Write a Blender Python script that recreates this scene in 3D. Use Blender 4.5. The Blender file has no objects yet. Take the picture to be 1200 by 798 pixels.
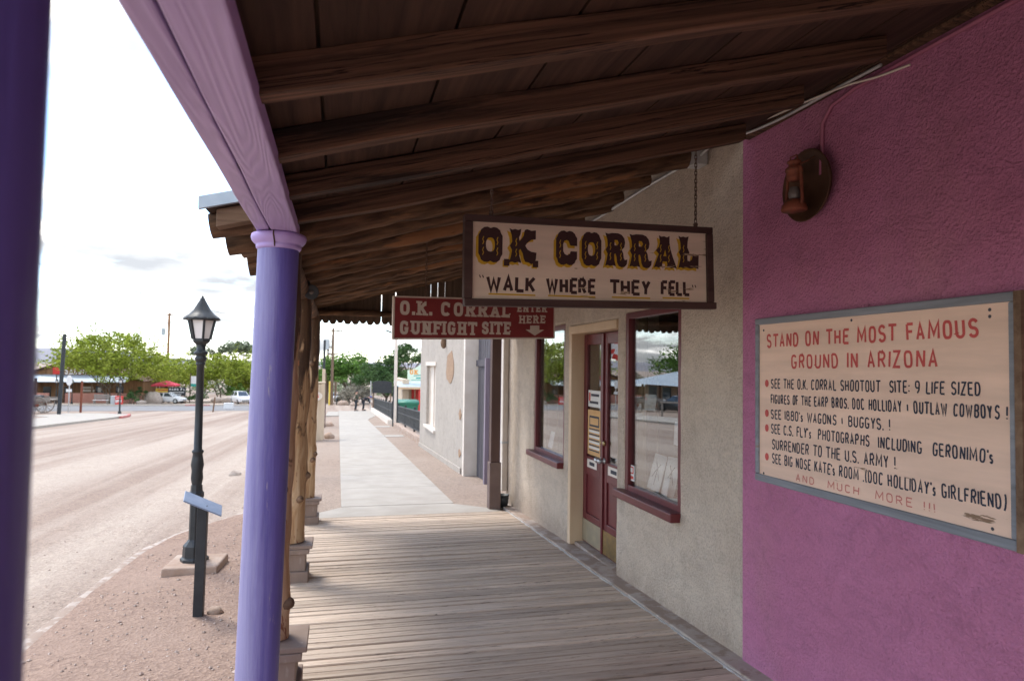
import bpy, bmesh, math, random
from mathutils import Vector, Matrix, noise as mnoise
C = bpy.context.scene.collection
SC = bpy.context.scene
rnd = random.Random(11)
S = 0.038                      # the street falls away at 3.8 %

# ------------------------------------------------------------------ camera
cam = bpy.data.cameras.new('camera'); camo = bpy.data.objects.new('camera', cam); C.objects.link(camo)
def cam_matrix(yaw, pitch, roll, loc):
    sy, cy, sp, cp = math.sin(yaw), math.cos(yaw), math.sin(pitch), math.cos(pitch)
    F = Vector((sy*cp, cy*cp, sp)); R0 = Vector((cy, -sy, 0)); U0 = R0.cross(F)
    R = math.cos(roll)*R0 + math.sin(roll)*U0; U = -math.sin(roll)*R0 + math.cos(roll)*U0
    m = Matrix((R, U, -F)).transposed().to_4x4(); m.translation = loc
    return m
camo.matrix_world = cam_matrix(math.radians(14.2), math.radians(2.208), 0.014, Vector((0, 0, 1.6)))
cam.sensor_width = 36; cam.lens = 24; cam.clip_start = 0.05; cam.clip_end = 9000
cam.dof.use_dof = True; cam.dof.focus_distance = 4.0; cam.dof.aperture_fstop = 4.0
SC.camera = camo

# ------------------------------------------------------------------ light
SKY_X, SKY_Y = 2.3, 0.92
SUN_EL, SUN_AZ = math.radians(58), math.radians(-38)
w = bpy.data.worlds.new('World'); SC.world = w; w.use_nodes = True
nt = w.node_tree; nt.nodes.clear()
def N(t, kind, **kw):
    n = t.nodes.new(kind)
    for k, v in kw.items(): setattr(n, k, v)
    return n
out = N(nt, 'ShaderNodeOutputWorld'); bg = N(nt, 'ShaderNodeBackground'); bg.inputs['Strength'].default_value = 0.125
sky = N(nt, 'ShaderNodeTexSky', sky_type='NISHITA', sun_disc=False, sun_elevation=SUN_EL, sun_rotation=SUN_AZ, altitude=1400, air_density=1.0, dust_density=0.4, ozone_density=1.0)
tc = N(nt, 'ShaderNodeTexCoord'); sep = N(nt, 'ShaderNodeSeparateXYZ'); nt.links.new(tc.outputs['Generated'], sep.inputs[0])
mx = N(nt, 'ShaderNodeMath', operation='MAXIMUM'); nt.links.new(sep.outputs['Z'], mx.inputs[0]); mx.inputs[1].default_value = 0.0
ad = N(nt, 'ShaderNodeMath', operation='ADD'); nt.links.new(mx.outputs[0], ad.inputs[0]); ad.inputs[1].default_value = 0.22
dx = N(nt, 'ShaderNodeMath', operation='DIVIDE'); nt.links.new(sep.outputs['X'], dx.inputs[0]); nt.links.new(ad.outputs[0], dx.inputs[1])
dy = N(nt, 'ShaderNodeMath', operation='DIVIDE'); nt.links.new(sep.outputs['Y'], dy.inputs[0]); nt.links.new(ad.outputs[0], dy.inputs[1])
cmb = N(nt, 'ShaderNodeCombineXYZ'); nt.links.new(dx.outputs[0], cmb.inputs[0]); nt.links.new(dy.outputs[0], cmb.inputs[1])
n1 = N(nt, 'ShaderNodeTexNoise'); n1.inputs['Scale'].default_value = 1.25; n1.inputs['Detail'].default_value = 7; n1.inputs['Roughness'].default_value = 0.58; n1.inputs['Distortion'].default_value = 0.3
mp1 = N(nt, 'ShaderNodeMapping'); mp1.inputs['Location'].default_value = (SKY_X, SKY_Y, 0); nt.links.new(cmb.outputs[0], mp1.inputs[0]); nt.links.new(mp1.outputs[0], n1.inputs['Vector'])
cov = N(nt, 'ShaderNodeValToRGB'); cov.color_ramp.elements[0].position = 0.42; cov.color_ramp.elements[0].color = (0.02, 0.02, 0.02, 1); cov.color_ramp.elements[1].position = 0.55; cov.color_ramp.elements[1].color = (1, 1, 1, 1)
nt.links.new(n1.outputs['Fac'], cov.inputs['Fac'])
n2 = N(nt, 'ShaderNodeTexNoise'); n2.inputs['Scale'].default_value = 2.1; n2.inputs['Detail'].default_value = 6; n2.inputs['Roughness'].default_value = 0.55
mp = N(nt, 'ShaderNodeMapping'); mp.inputs['Location'].default_value = (3.1+SKY_X, 1.7, 0); nt.links.new(cmb.outputs[0], mp.inputs[0]); nt.links.new(mp.outputs[0], n2.inputs['Vector'])
cc = N(nt, 'ShaderNodeValToRGB'); e = cc.color_ramp.elements
e.new(0.5); e.new(0.5)
for q_, (p_, c_) in zip(e, ((0.37, (1.5, 1.57, 1.68)), (0.485, (2.0, 2.06, 2.13)), (0.56, (4.5, 4.45, 4.4)), (0.67, (14.5, 13.9, 12.9)))): q_.position = p_; q_.color = (*c_, 1)
nt.links.new(n2.outputs['Fac'], cc.inputs['Fac'])
mix = N(nt, 'ShaderNodeMix', data_type='RGBA'); nt.links.new(cov.outputs['Color'], mix.inputs['Factor'])
nt.links.new(sky.outputs[0], mix.inputs['A']); nt.links.new(cc.outputs[0], mix.inputs['B'])
nt.links.new(mix.outputs['Result'], bg.inputs['Color']); nt.links.new(bg.outputs[0], out.inputs[0])
sl = bpy.data.lights.new('sun', 'SUN'); sl.energy = 0.9; sl.angle = math.radians(18); sl.color = (1.0, 0.95, 0.88)
so = bpy.data.objects.new('sun', sl); C.objects.link(so)
sd = Vector((math.sin(SUN_AZ)*math.cos(SUN_EL), math.cos(SUN_AZ)*math.cos(SUN_EL), math.sin(SUN_EL)))
so.rotation_euler = sd.to_track_quat('Z', 'Y').to_euler(); so.location = (0, 0, 30)
vs = SC.view_settings; vs.view_transform = 'Standard'; vs.look = 'None'; vs.exposure = 2.08; vs.gamma = 1; vs.use_curve_mapping = False
SC.cycles.max_bounces = 10; SC.cycles.diffuse_bounces = 8; SC.cycles.transparent_max_bounces = 16

# ------------------------------------------------------------------ helpers
class MB:
    def __init__(s): s.v = []; s.f = []; s.mi = []; s.cur = 0; s.sm = []
    def add(s, vs, fs, smooth=False):
        b = len(s.v); s.v += [Vector(p) for p in vs]
        for f in fs: s.f.append([b+i for i in f]); s.mi.append(s.cur); s.sm.append(smooth)
        return s
    def box(s, x0, x1, y0, y1, z0, z1, zf=None):
        vs = [(x, y, z) for x in (x0, x1) for y in (y0, y1) for z in (z0, z1)]
        if zf: vs = [(x, y, z+zf(x, y)) for x, y, z in vs]
        return s.add(vs, [(0, 1, 3, 2), (4, 6, 7, 5), (0, 4, 5, 1), (2, 3, 7, 6), (0, 2, 6, 4), (1, 5, 7, 3)])
    def obox(s, c, size, m=None):
        m = m or Matrix.Identity(3); hx, hy, hz = [q/2 for q in size]; c = Vector(c)
        vs = [c + m @ Vector((x, y, z)) for x in (-hx, hx) for y in (-hy, hy) for z in (-hz, hz)]
        return s.add(vs, [(0, 1, 3, 2), (4, 6, 7, 5), (0, 4, 5, 1), (2, 3, 7, 6), (0, 2, 6, 4), (1, 5, 7, 3)])
    def bar(s, p, q, wd, ht, up=(0, 0, 1)):
        p, q = Vector(p), Vector(q); d = (q-p); L = d.length; d.normalize(); u = Vector(up)
        x = d.cross(u); x.normalize(); u = x.cross(d)
        return s.obox((p+q)/2, (wd, L, ht), Matrix((x, d, u)).transposed())
    def tube(s, pts, r, n=10, caps=True, jit=None, smooth=True):
        pts = [Vector(p) for p in pts]; k = len(pts); rs = r if isinstance(r, (list, tuple)) else [r]*k
        vs = []; up = Vector((0, 0, 1)); prev = None
        for i, p in enumerate(pts):
            t = (pts[min(i+1, k-1)]-pts[max(i-1, 0)]).normalized()
            if prev is None:
                a = t.orthogonal() if abs(t.z) > 0.95 else t.cross(up)
                a.normalize()
            else: a = (prev - t*prev.dot(t)).normalized()
            prev = a; b = t.cross(a)
            for j in range(n):
                th = 2*math.pi*j/n; o = a*math.cos(th)+b*math.sin(th); rr = rs[i]
                if jit: rr *= 1+jit(p+o*rr)
                vs.append(p+o*rr)
        fs = [(i*n+j, i*n+(j+1) % n, (i+1)*n+(j+1) % n, (i+1)*n+j) for i in range(k-1) for j in range(n)]
        s.add(vs, fs, smooth)
        if caps: s.add(vs[:n], [tuple(range(n))[::-1]]); s.add(vs[-n:], [tuple(range(n))])
        return s
    def lathe(s, prof, n=16, c=(0, 0, 0), smooth=True, wav=None, m=None):
        c = Vector(c); vs = []
        for i, (r, z) in enumerate(prof):
            for j in range(n):
                th = 2*math.pi*j/n; dz = wav(i, th) if wav else 0
                p = Vector((r*math.cos(th), r*math.sin(th), z+dz)); vs.append(c+(m @ p if m else p))
        fs = [(i*n+j, i*n+(j+1) % n, (i+1)*n+(j+1) % n, (i+1)*n+j) for i in range(len(prof)-1) for j in range(n)]
        s.add(vs, fs, smooth); s.add(vs[:n], [tuple(range(n))[::-1]]); s.add(vs[-n:], [tuple(range(n))])
        return s
    def prism(s, poly, mapf, d0, d1):
        n = len(poly); vs = [mapf(u, v, d0) for u, v in poly]+[mapf(u, v, d1) for u, v in poly]
        return s.add(vs, [tuple(range(n))[::-1], tuple(range(n, 2*n))]+[(i, (i+1) % n, n+(i+1) % n, n+i) for i in range(n)])
    def ball(s, c, r, nu=10, nv=7, jit=None):
        c = Vector(c); r = Vector(r) if isinstance(r, (tuple, list, Vector)) else Vector((r, r, r)); vs = []
        for i in range(nv+1):
            ph = math.pi*i/nv
            for j in range(nu):
                th = 2*math.pi*j/nu; d = Vector((math.sin(ph)*math.cos(th), math.sin(ph)*math.sin(th), math.cos(ph)))
                k = 1+(jit(d) if jit else 0); vs.append(c+Vector((d.x*r.x*k, d.y*r.y*k, d.z*r.z*k)))
        return s.add(vs, [(i*nu+j, (i+1)*nu+j, (i+1)*nu+(j+1) % nu, i*nu+(j+1) % nu) for i in range(nv) for j in range(nu)], True)
    def build(s, name, mat, parent=None, bevel=0, seg=2, merge=False):
        off = wloc(parent) if parent else Vector((0, 0, 0))
        me = bpy.data.meshes.new(name); me.from_pydata([p-off for p in s.v], [], s.f)
        mats = mat if isinstance(mat, (list, tuple)) else [mat]
        for m in mats: me.materials.append(m)
        for p, i, q in zip(me.polygons, s.mi, s.sm): p.material_index = i; p.use_smooth = q
        bm = bmesh.new(); bm.from_mesh(me)
        if merge: bmesh.ops.remove_doubles(bm, verts=bm.verts, dist=1e-5)
        bmesh.ops.recalc_face_normals(bm, faces=bm.faces); bm.to_mesh(me); bm.free()
        o = bpy.data.objects.new(name, me); C.objects.link(o)
        if parent: o.parent = parent
        if bevel:
            b = o.modifiers.new('bevel', 'BEVEL'); b.width = bevel; b.segments = seg; b.limit_method = 'ANGLE'; b.angle_limit = math.radians(40)
            b.use_clamp_overlap = True
        return o
def wloc(o):
    p = Vector((0, 0, 0))
    while o: p = p+o.location; o = o.parent
    return p
def tag(o, label=None, cat=None, group=None, kind=None):
    if label: o['label'] = label
    if cat: o['category'] = cat
    if group: o['group'] = group
    if kind: o['kind'] = kind
    return o
def thing(name, label, cat, loc=(0, 0, 0), group=None):
    o = bpy.data.objects.new(name, None); C.objects.link(o); o.location = loc; o.empty_display_size = 0.2
    return tag(o, label, cat, group)
def dup(o, parent=None):
    c = o.copy(); C.objects.link(c); c.parent = parent
    if parent:
        for k in ('label', 'category', 'group'):
            pass
    for ch in [q for q in bpy.data.objects if q.parent == o and q != c]: dup(ch, c)
    return c
def gz(y, drop=0.0):
    y = max(-30.0, min(150.0, y)); return -S*y-drop
def nz(p, s=1.0): return mnoise.noise(Vector(p)*s)

# ------------------------------------------------------------------ materials
def ramp(t, fac, stops):
    r = N(t, 'ShaderNodeValToRGB'); t.links.new(fac, r.inputs['Fac']); el = r.color_ramp.elements
    while len(el) < len(stops): el.new(0.5)
    for q, (p, c) in zip(el, stops): q.position = p; q.color = (*c, 1) if len(c) == 3 else c
    return r.outputs['Color']
def noise(t, vec, scale, detail=4, rough=0.55, dist=0.0):
    n = N(t, 'ShaderNodeTexNoise'); n.inputs['Scale'].default_value = scale; n.inputs['Detail'].default_value = detail
    n.inputs['Roughness'].default_value = rough; n.inputs['Distortion'].default_value = dist; t.links.new(vec, n.inputs['Vector']); return n.outputs['Fac']
def mapping(t, vec, scale, loc=(0, 0, 0)):
    m = N(t, 'ShaderNodeMapping'); m.inputs['Scale'].default_value = scale; m.inputs['Location'].default_value = loc; t.links.new(vec, m.inputs[0]); return m.outputs[0]
def mixc(t, f, a, b, mode='MIX'):
    m = N(t, 'ShaderNodeMix', data_type='RGBA', blend_type=mode)
    for s, v in (('Factor', f), ('A', a), ('B', b)):
        if isinstance(v, (int, float)): m.inputs[s].default_value = v
        elif isinstance(v, tuple): m.inputs[s].default_value = (*v, 1) if len(v) == 3 else v
        else: t.links.new(v, m.inputs[s])
    return m.outputs['Result']
def base(name):
    m = bpy.data.materials.new(name); m.use_nodes = True; t = m.node_tree
    return m, t, t.nodes['Principled BSDF'], N(t, 'ShaderNodeTexCoord').outputs['Object']
def bump(t, b, h, strength, dist=0.01, prev=None):
    n = N(t, 'ShaderNodeBump'); n.inputs['Strength'].default_value = strength; n.inputs['Distance'].default_value = dist; t.links.new(h, n.inputs['Height'])
    if prev: t.links.new(prev, n.inputs['Normal'])
    t.links.new(n.outputs[0], b.inputs['Normal']); return n.outputs[0]
def island(t, col, amt):
    g = N(t, 'ShaderNodeNewGeometry'); r = ramp(t, g.outputs['Random Per Island'], [(0, (1-amt,)*3), (1, (1+amt*0.6,)*3)]); return mixc(t, 1.0, col, r, 'MULTIPLY')
def pmat(name, c1, c2=None, scale=4, stretch=(1, 1, 1), rough=0.8, bs=0.0, bscale=40, bdist=0.004, metal=0.0, isl=0, c3=None, s3=1.2, lo=0.35, hi=0.68, detail=5, spec=0.4, patch=0.5, pw=0.06, slope=0.0):
    m, t, b, o = base(name)
    if slope:
        ro = N(t, 'ShaderNodeVectorRotate', rotation_type='Y_AXIS'); ro.inputs['Angle'].default_value = slope; t.links.new(o, ro.inputs['Vector']); o = ro.outputs[0]
    v = mapping(t, o, stretch) if stretch != (1, 1, 1) else o
    col = None
    if c2: col = ramp(t, noise(t, v, scale, detail), [(lo, c1), (hi, c2)])
    if c3:
        f = ramp(t, noise(t, v if stretch != (1, 1, 1) else o, s3, 6, 0.65), [(patch, (0, 0, 0)), (patch+pw, (1, 1, 1))]); col = mixc(t, f, col if col else c1, c3)
    if isl:
        if col is None: col = mixc(t, 0.0, c1, c1)
        col = island(t, col, isl)
    if col: t.links.new(col, b.inputs['Base Color'])
    else: b.inputs['Base Color'].default_value = (*c1, 1)
    b.inputs['Roughness'].default_value = rough; b.inputs['Metallic'].default_value = metal; b.inputs['Specular IOR Level'].default_value = spec
    if bs: bump(t, b, noise(t, v, bscale, 6, 0.6), bs, bdist)
    return m
def stucco(name, c1, c2, scale=55, bs=0.7, dirt=None, dscale=1.4, foot_tint=None, grain=0.42):
    m, t, b, o = base(name)
    col = ramp(t, noise(t, o, 1.3, 6, 0.6), [(0.3, c1), (0.7, c2)])
    if dirt: col = mixc(t, ramp(t, noise(t, mapping(t, o, (1, 1, 0.5)), dscale, 7, 0.7), [(0.54, (0, 0, 0)), (0.72, (0.7,)*3)]), col, dirt)
    if foot_tint:                                        # tint along the wall foot; rain-splashed dirt on the cream wall
        z = N(t, 'ShaderNodeSeparateXYZ'); t.links.new(o, z.inputs[0]); q = N(t, 'ShaderNodeMath', operation='MULTIPLY_ADD'); t.links.new(z.outputs['Z'], q.inputs[0]); q.inputs[1].default_value = -1.6; t.links.new(noise(t, mapping(t, o, (1, 1, .4)), 6, 8, 0.7), q.inputs[2])
        col = mixc(t, ramp(t, q.outputs[0], [(0.45, (0, 0, 0)), (0.85, (.8,)*3)]), col, foot_tint)
    # hairline trowel marks and patches
    col = mixc(t, 0.55, col, ramp(t, noise(t, mapping(t, o, (1, 1, 1.6), (2, 5, 1)), 4.5, 9, 0.75, 1.2), [(0.34, (0.72,)*3), (0.52, (1, 1, 1)), (0.7, (1.12,)*3)]), 'MULTIPLY')
    fine = noise(t, o, scale, 3, 0.6); col = mixc(t, grain, col, ramp(t, fine, [(0.34, (0.25,)*3), (0.56, (1, 1, 1))]), 'MULTIPLY')
    t.links.new(col, b.inputs['Base Color']); b.inputs['Roughness'].default_value = 0.92; b.inputs['Specular IOR Level'].default_value = 0.25
    p = bump(t, b, noise(t, o, 3.0, 3), 0.25, 0.05); bump(t, b, fine, bs, 0.02, p)
    return m
def wood(name, c1, c2, axis='x', fine=26, rough=0.75, bs=0.4, isl=0.0, st=0.05, slope=0.0, crack=None, c3=None, spec=0.3, patch=0.56):
    m, t, b, o = base(name); k = {'x': (st, 1, 1), 'y': (1, st, 1), 'z': (1, 1, st)}[axis]
    if isl:                                  # every board gets its own piece of grain
        g = N(t, 'ShaderNodeNewGeometry'); av = N(t, 'ShaderNodeVectorMath', operation='ADD'); sc = N(t, 'ShaderNodeMath', operation='MULTIPLY'); sc.inputs[1].default_value = 37.0
        t.links.new(g.outputs['Random Per Island'], sc.inputs[0]); cb = N(t, 'ShaderNodeCombineXYZ'); [t.links.new(sc.outputs[0], cb.inputs[i]) for i in range(3)]
        t.links.new(o, av.inputs[0]); t.links.new(cb.outputs[0], av.inputs[1]); o = av.outputs[0]
    if slope:                                         # the grain follows a sloping timber
        ro = N(t, 'ShaderNodeVectorRotate', rotation_type='Y_AXIS'); ro.inputs['Angle'].default_value = slope; t.links.new(o, ro.inputs['Vector']); o = ro.outputs[0]
    v = mapping(t, o, k); g = noise(t, v, fine, 8, 0.65, 0.6 if st > .03 else 0.25)
    col = ramp(t, g, [(0.32, c1), (0.66, c2)])
    big = ramp(t, noise(t, mapping(t, o, tuple(q*0.5+0.12 for q in k)), 3.5, 5), [(0.3, (0.72,)*3), (0.7, (1.1,)*3)]); col = mixc(t, 1.0, col, big, 'MULTIPLY')
    if crack:                                         # seasoning checks along the grain
        cf = noise(t, mapping(t, o, tuple(q if q == 1 else q*.7 for q in k), (3, 7, 5)), fine*.55, 5, 0.6, 0.3); col = mixc(t, ramp(t, cf, [(0.5-crack*1.6, (0, 0, 0)), (0.5-crack, (1, 1, 1)), (0.5+crack, (1, 1, 1)), (0.5+crack*1.6, (0, 0, 0))]), col, tuple(q*.5 for q in c1))
    if c3: col = mixc(t, ramp(t, noise(t, mapping(t, o, tuple(q**0.6 for q in k)), 5, 7, 0.7), [(patch, (0, 0, 0)), (patch+0.08, (1, 1, 1))]), col, c3)
    if isl: col = island(t, col, isl)
    t.links.new(col, b.inputs['Base Color']); b.inputs['Roughness'].default_value = rough; b.inputs['Specular IOR Level'].default_value = spec
    bump(t, b, g, bs, 0.008)
    return m
def glassmat(name, tint=(0.93, 0.95, 0.95), f0=0.22):
    m = bpy.data.materials.new(name); m.use_nodes = True; t = m.node_tree; t.nodes.clear()
    o = N(t, 'ShaderNodeOutputMaterial'); tr = N(t, 'ShaderNodeBsdfTransparent'); tr.inputs[0].default_value = (*tint, 1)
    gl = N(t, 'ShaderNodeBsdfGlossy'); gl.inputs['Roughness'].default_value = 0.0; g = N(t, 'ShaderNodeNewGeometry'); dt = N(t, 'ShaderNodeVectorMath', operation='DOT_PRODUCT'); t.links.new(g.outputs['Incoming'], dt.inputs[0]); t.links.new(g.outputs['Normal'], dt.inputs[1])
    ab = N(t, 'ShaderNodeMath', operation='ABSOLUTE'); t.links.new(dt.outputs['Value'], ab.inputs[0]); om = N(t, 'ShaderNodeMath', operation='SUBTRACT'); om.inputs[0].default_value = 1.0; t.links.new(ab.outputs[0], om.inputs[1])
    pw = N(t, 'ShaderNodeMath', operation='POWER'); t.links.new(om.outputs[0], pw.inputs[0]); pw.inputs[1].default_value = 5.0; fr = N(t, 'ShaderNodeMath', operation='MULTIPLY_ADD'); t.links.new(pw.outputs[0], fr.inputs[0]); fr.inputs[1].default_value = 1-f0; fr.inputs[2].default_value = f0
    mxs = N(t, 'ShaderNodeMixShader'); t.links.new(fr.outputs[0], mxs.inputs[0]); t.links.new(tr.outputs[0], mxs.inputs[1]); t.links.new(gl.outputs[0], mxs.inputs[2]); t.links.new(mxs.outputs[0], o.inputs[0])
    return m
def leafmat(name, c1, c2, isl=0.6, trans=0.35):
    m, t, b, o = base(name); col = ramp(t, noise(t, o, 0.55, 4), [(0.35, c1), (0.65, c2)]); col = island(t, col, isl)
    t.links.new(col, b.inputs['Base Color']); b.inputs['Roughness'].default_value = 0.7; b.inputs['Specular IOR Level'].default_value = 0.2
    d = N(t, 'ShaderNodeBsdfTranslucent'); t.links.new(col, d.inputs[0]); mxs = N(t, 'ShaderNodeMixShader'); mxs.inputs[0].default_value = trans
    oo = t.nodes['Material Output']; t.links.new(b.outputs[0], mxs.inputs[1]); t.links.new(d.outputs[0], mxs.inputs[2]); t.links.new(mxs.outputs[0], oo.inputs[0])
    return m
def paint_chip(name, c, under, axis='x', amt=0.62, rough=0.7, rot=1.0, grad=None):
    m, t, b, o = base(name); k = {'x': (0.12, 1, 1), 'y': (1, 0.12, 1)}[axis]
    f = noise(t, mapping(t, o, k), 30, 6, 0.62); f2 = noise(t, o, 2.2, 3)
    s = N(t, 'ShaderNodeMath', operation='ADD'); t.links.new(f, s.inputs[0]); q = N(t, 'ShaderNodeMath', operation='MULTIPLY'); q.inputs[1].default_value = 0.35*rot; t.links.new(f2, q.inputs[0]); t.links.new(q.outputs[0], s.inputs[1])
    if grad:                                           # weather has worn one corner of the board most
        dp = N(t, 'ShaderNodeVectorMath', operation='DOT_PRODUCT'); dp.inputs[1].default_value = grad; t.links.new(o, dp.inputs[0]); s2 = N(t, 'ShaderNodeMath', operation='ADD'); t.links.new(s.outputs[0], s2.inputs[0]); t.links.new(dp.outputs['Value'], s2.inputs[1]); s = s2
    col = mixc(t, ramp(t, s.outputs[0], [(amt, (0, 0, 0)), (amt+0.03, (1, 1, 1))]), c, under)
    col = mixc(t, 1.0, col, ramp(t, noise(t, mapping(t, o, k), 14, 5), [(0.3, (0.85,)*3), (0.7, (1.05,)*3)]), 'MULTIPLY')
    t.links.new(col, b.inputs['Base Color']); b.inputs['Roughness'].default_value = rough; b.inputs['Specular IOR Level'].default_value = 0.3
    bump(t, b, f, 0.15, 0.003)
    return m
M = {}
M['pink'] = stucco('pink_stucco', (0.50, 0.18, 0.30), (0.58, 0.22, 0.375), 75, 1.0, (0.50, 0.215, 0.29), foot_tint=(0.56, 0.24, 0.38), grain=0.14)  # tint at the foot is a bright magenta, not dirt
M['cream'] = stucco('cream_stucco', (0.54, 0.44, 0.35), (0.64, 0.54, 0.44), 66, 0.8, (0.38, 0.3, 0.235), foot_tint=(0.42, 0.33, 0.26), grain=0.26)
M['grey'] = stucco('grey_stucco', (0.40, 0.355, 0.31), (0.46, 0.41, 0.36), 25, 0.3, (0.4, 0.36, 0.33), 0.8, grain=0.1)
M['concrete'] = pmat('pale_concrete', (0.345, 0.315, 0.275), (0.405, 0.37, 0.33), 3, rough=0.9, bs=0.25, bscale=60, isl=0.03, c3=(0.32, 0.285, 0.25), s3=1.1, patch=0.55, pw=0.2)
M['curb'] = pmat('weathered_kerb', (0.38, 0.315, 0.275), (0.46, 0.39, 0.345), 7, rough=0.95, bs=0.5, bscale=40, c3=(0.31, 0.235, 0.19), s3=5, patch=0.46, pw=0.08)
M['asphalt'] = pmat('worn_asphalt', (0.17, 0.17, 0.175), (0.22, 0.215, 0.22), 1.2, stretch=(0.15, 1, 1), rough=0.95)
M['board'] = wood('weathered_boards', (0.49, 0.38, 0.295), (0.64, 0.525, 0.425), 'x', 30, 0.85, 0.5, crack=.004, isl=0.17, st=0.06, c3=(0.40, 0.33, 0.28), patch=0.6)
M['rafter'] = wood('dark_rafter_wood', (0.05, 0.026, 0.015), (0.20, 0.105, 0.06), 'x', 40, 0.85, 0.9, crack=.008, isl=0.15, st=0.018, slope=0.259, c3=(0.025, 0.014, 0.009), patch=0.55)
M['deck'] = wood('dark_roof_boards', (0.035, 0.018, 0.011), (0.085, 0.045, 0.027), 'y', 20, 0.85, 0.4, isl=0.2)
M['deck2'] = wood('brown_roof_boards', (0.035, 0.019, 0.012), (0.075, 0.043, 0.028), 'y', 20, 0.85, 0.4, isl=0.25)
M['gable'] = wood('gable_boards', (0.07, 0.045, 0.03), (0.15, 0.1, 0.07), 'z', 20, 0.85, 0.5, isl=0.3)
M['bark'] = pmat('bark_log', (0.055, 0.029, 0.016), (0.20, 0.11, 0.06), 24, stretch=(0.16, 1, 1), slope=0.256, rough=0.95, bs=0.8, bscale=26, bdist=0.02, c3=(0.27, 0.125, 0.055), s3=5, patch=0.56, pw=0.05, isl=0.25)
M['tail'] = wood('roof_edge_wood', (0.13, 0.075, 0.045), (0.26, 0.165, 0.105), 'x', 18, 0.8, 0.4, isl=0.2)
def peeled():
    m, t, b, o = base('peeled_pine'); v = mapping(t, o, (1, 1, 0.12))
    g = noise(t, v, 17, 8, 0.62, 0.8); col = ramp(t, g, [(0.3, (0.27, 0.135, 0.06)), (0.45, (0.46, 0.285, 0.15)), (0.66, (0.62, 0.45, 0.28))])
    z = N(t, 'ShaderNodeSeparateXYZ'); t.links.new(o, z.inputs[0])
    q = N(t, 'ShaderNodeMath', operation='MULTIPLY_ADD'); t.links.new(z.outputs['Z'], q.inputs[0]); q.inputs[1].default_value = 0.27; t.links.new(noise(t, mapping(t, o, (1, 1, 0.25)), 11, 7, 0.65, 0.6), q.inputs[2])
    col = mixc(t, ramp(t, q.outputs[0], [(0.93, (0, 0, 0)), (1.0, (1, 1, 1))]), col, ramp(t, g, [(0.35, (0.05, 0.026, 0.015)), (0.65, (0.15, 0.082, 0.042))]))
    red = ramp(t, noise(t, mapping(t, o, (1, 1, 0.35), (3, 1, 2)), 9, 5, 0.6, 0.5), [(0.6, (0, 0, 0)), (0.63, (1, 1, 1))]); col = mixc(t, red, col, (0.26, 0.1, 0.045))
    t.links.new(col, b.inputs['Base Color']); b.inputs['Roughness'].default_value = 0.8; bump(t, b, g, 0.6, 0.012); return m
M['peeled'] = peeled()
M['ped'] = pmat('taupe_painted_wood', (0.23, 0.165, 0.13), (0.29, 0.215, 0.175), 6, stretch=(1, 1, 0.3), rough=0.7, bs=0.2, bscale=30, c3=(0.36, 0.3, 0.26), s3=7, patch=0.62)
def purple_beam():
    m, t, b, o = base('purple_beam_paint'); f = noise(t, mapping(t, o, (5.5, 0.5, 1.5)), 1.0, 2, 0.5, 0.4)
    mu = N(t, 'ShaderNodeMath', operation='MULTIPLY'); mu.inputs[1].default_value = 150.0; t.links.new(f, mu.inputs[0]); sn = N(t, 'ShaderNodeMath', operation='SINE'); t.links.new(mu.outputs[0], sn.inputs[0])
    hf = N(t, 'ShaderNodeMath', operation='MULTIPLY_ADD'); hf.inputs[1].default_value = 0.5; hf.inputs[2].default_value = 0.5; t.links.new(sn.outputs[0], hf.inputs[0])
    fade = ramp(t, noise(t, mapping(t, o, (3, 0.6, 3)), 3, 4), [(0.35, (0.25,)*3), (0.65, (1, 1, 1))]); hh = mixc(t, 1.0, hf.outputs[0], fade, 'MULTIPLY')
    hh = mixc(t, 0.35, hh, noise(t, mapping(t, o, (60, 3, 60)), 1.0, 4))
    col = ramp(t, noise(t, mapping(t, o, (1, 0.2, 1)), 7, 5), [(0.3, (0.42, 0.305, 0.54)), (0.7, (0.52, 0.39, 0.64))])
    col = mixc(t, 0.2, col, ramp(t, hh, [(0.1, (0.4,)*3), (0.5, (1, 1, 1))]), 'MULTIPLY')
    t.links.new(col, b.inputs['Base Color']); b.inputs['Roughness'].default_value = 0.55; bump(t, b, hh, 0.3, 0.008); return m
M['beam'] = purple_beam()
def purple_col():
    m, t, b, o = base('purple_column_paint'); v = mapping(t, o, (1, 1, 0.06)); g = noise(t, v, 30, 7, 0.6, 0.3)
    col = ramp(t, g, [(0.3, (0.10, 0.082, 0.31)), (0.7, (0.14, 0.115, 0.39))])
    x = N(t, 'ShaderNodeSeparateXYZ'); t.links.new(o, x.inputs[0])     # colour gets paler towards the street side
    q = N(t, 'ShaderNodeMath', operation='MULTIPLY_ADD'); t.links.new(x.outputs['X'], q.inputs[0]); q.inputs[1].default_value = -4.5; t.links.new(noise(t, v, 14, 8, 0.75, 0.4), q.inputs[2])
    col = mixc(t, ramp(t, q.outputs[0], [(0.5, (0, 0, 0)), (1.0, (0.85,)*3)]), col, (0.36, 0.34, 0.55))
    col = mixc(t, ramp(t, noise(t, mapping(t, o, (1, 1, 0.13), (5, 2, 0)), 16, 7, 0.6), [(0.675, (0, 0, 0)), (0.70, (1, 1, 1))]), col, (0.31, 0.27, 0.36))
    t.links.new(col, b.inputs['Base Color']); b.inputs['Roughness'].default_value = 0.5; bump(t, b, g, 0.6, 0.008); return m
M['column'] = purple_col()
M['capital'] = pmat('lilac_capital_paint', (0.42, 0.3, 0.62), (0.5, 0.38, 0.7), 8, rough=0.5, bs=0.2, bscale=20)
M['crack'] = pmat('dark_crack', (0.06, 0.03, 0.02))
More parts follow.
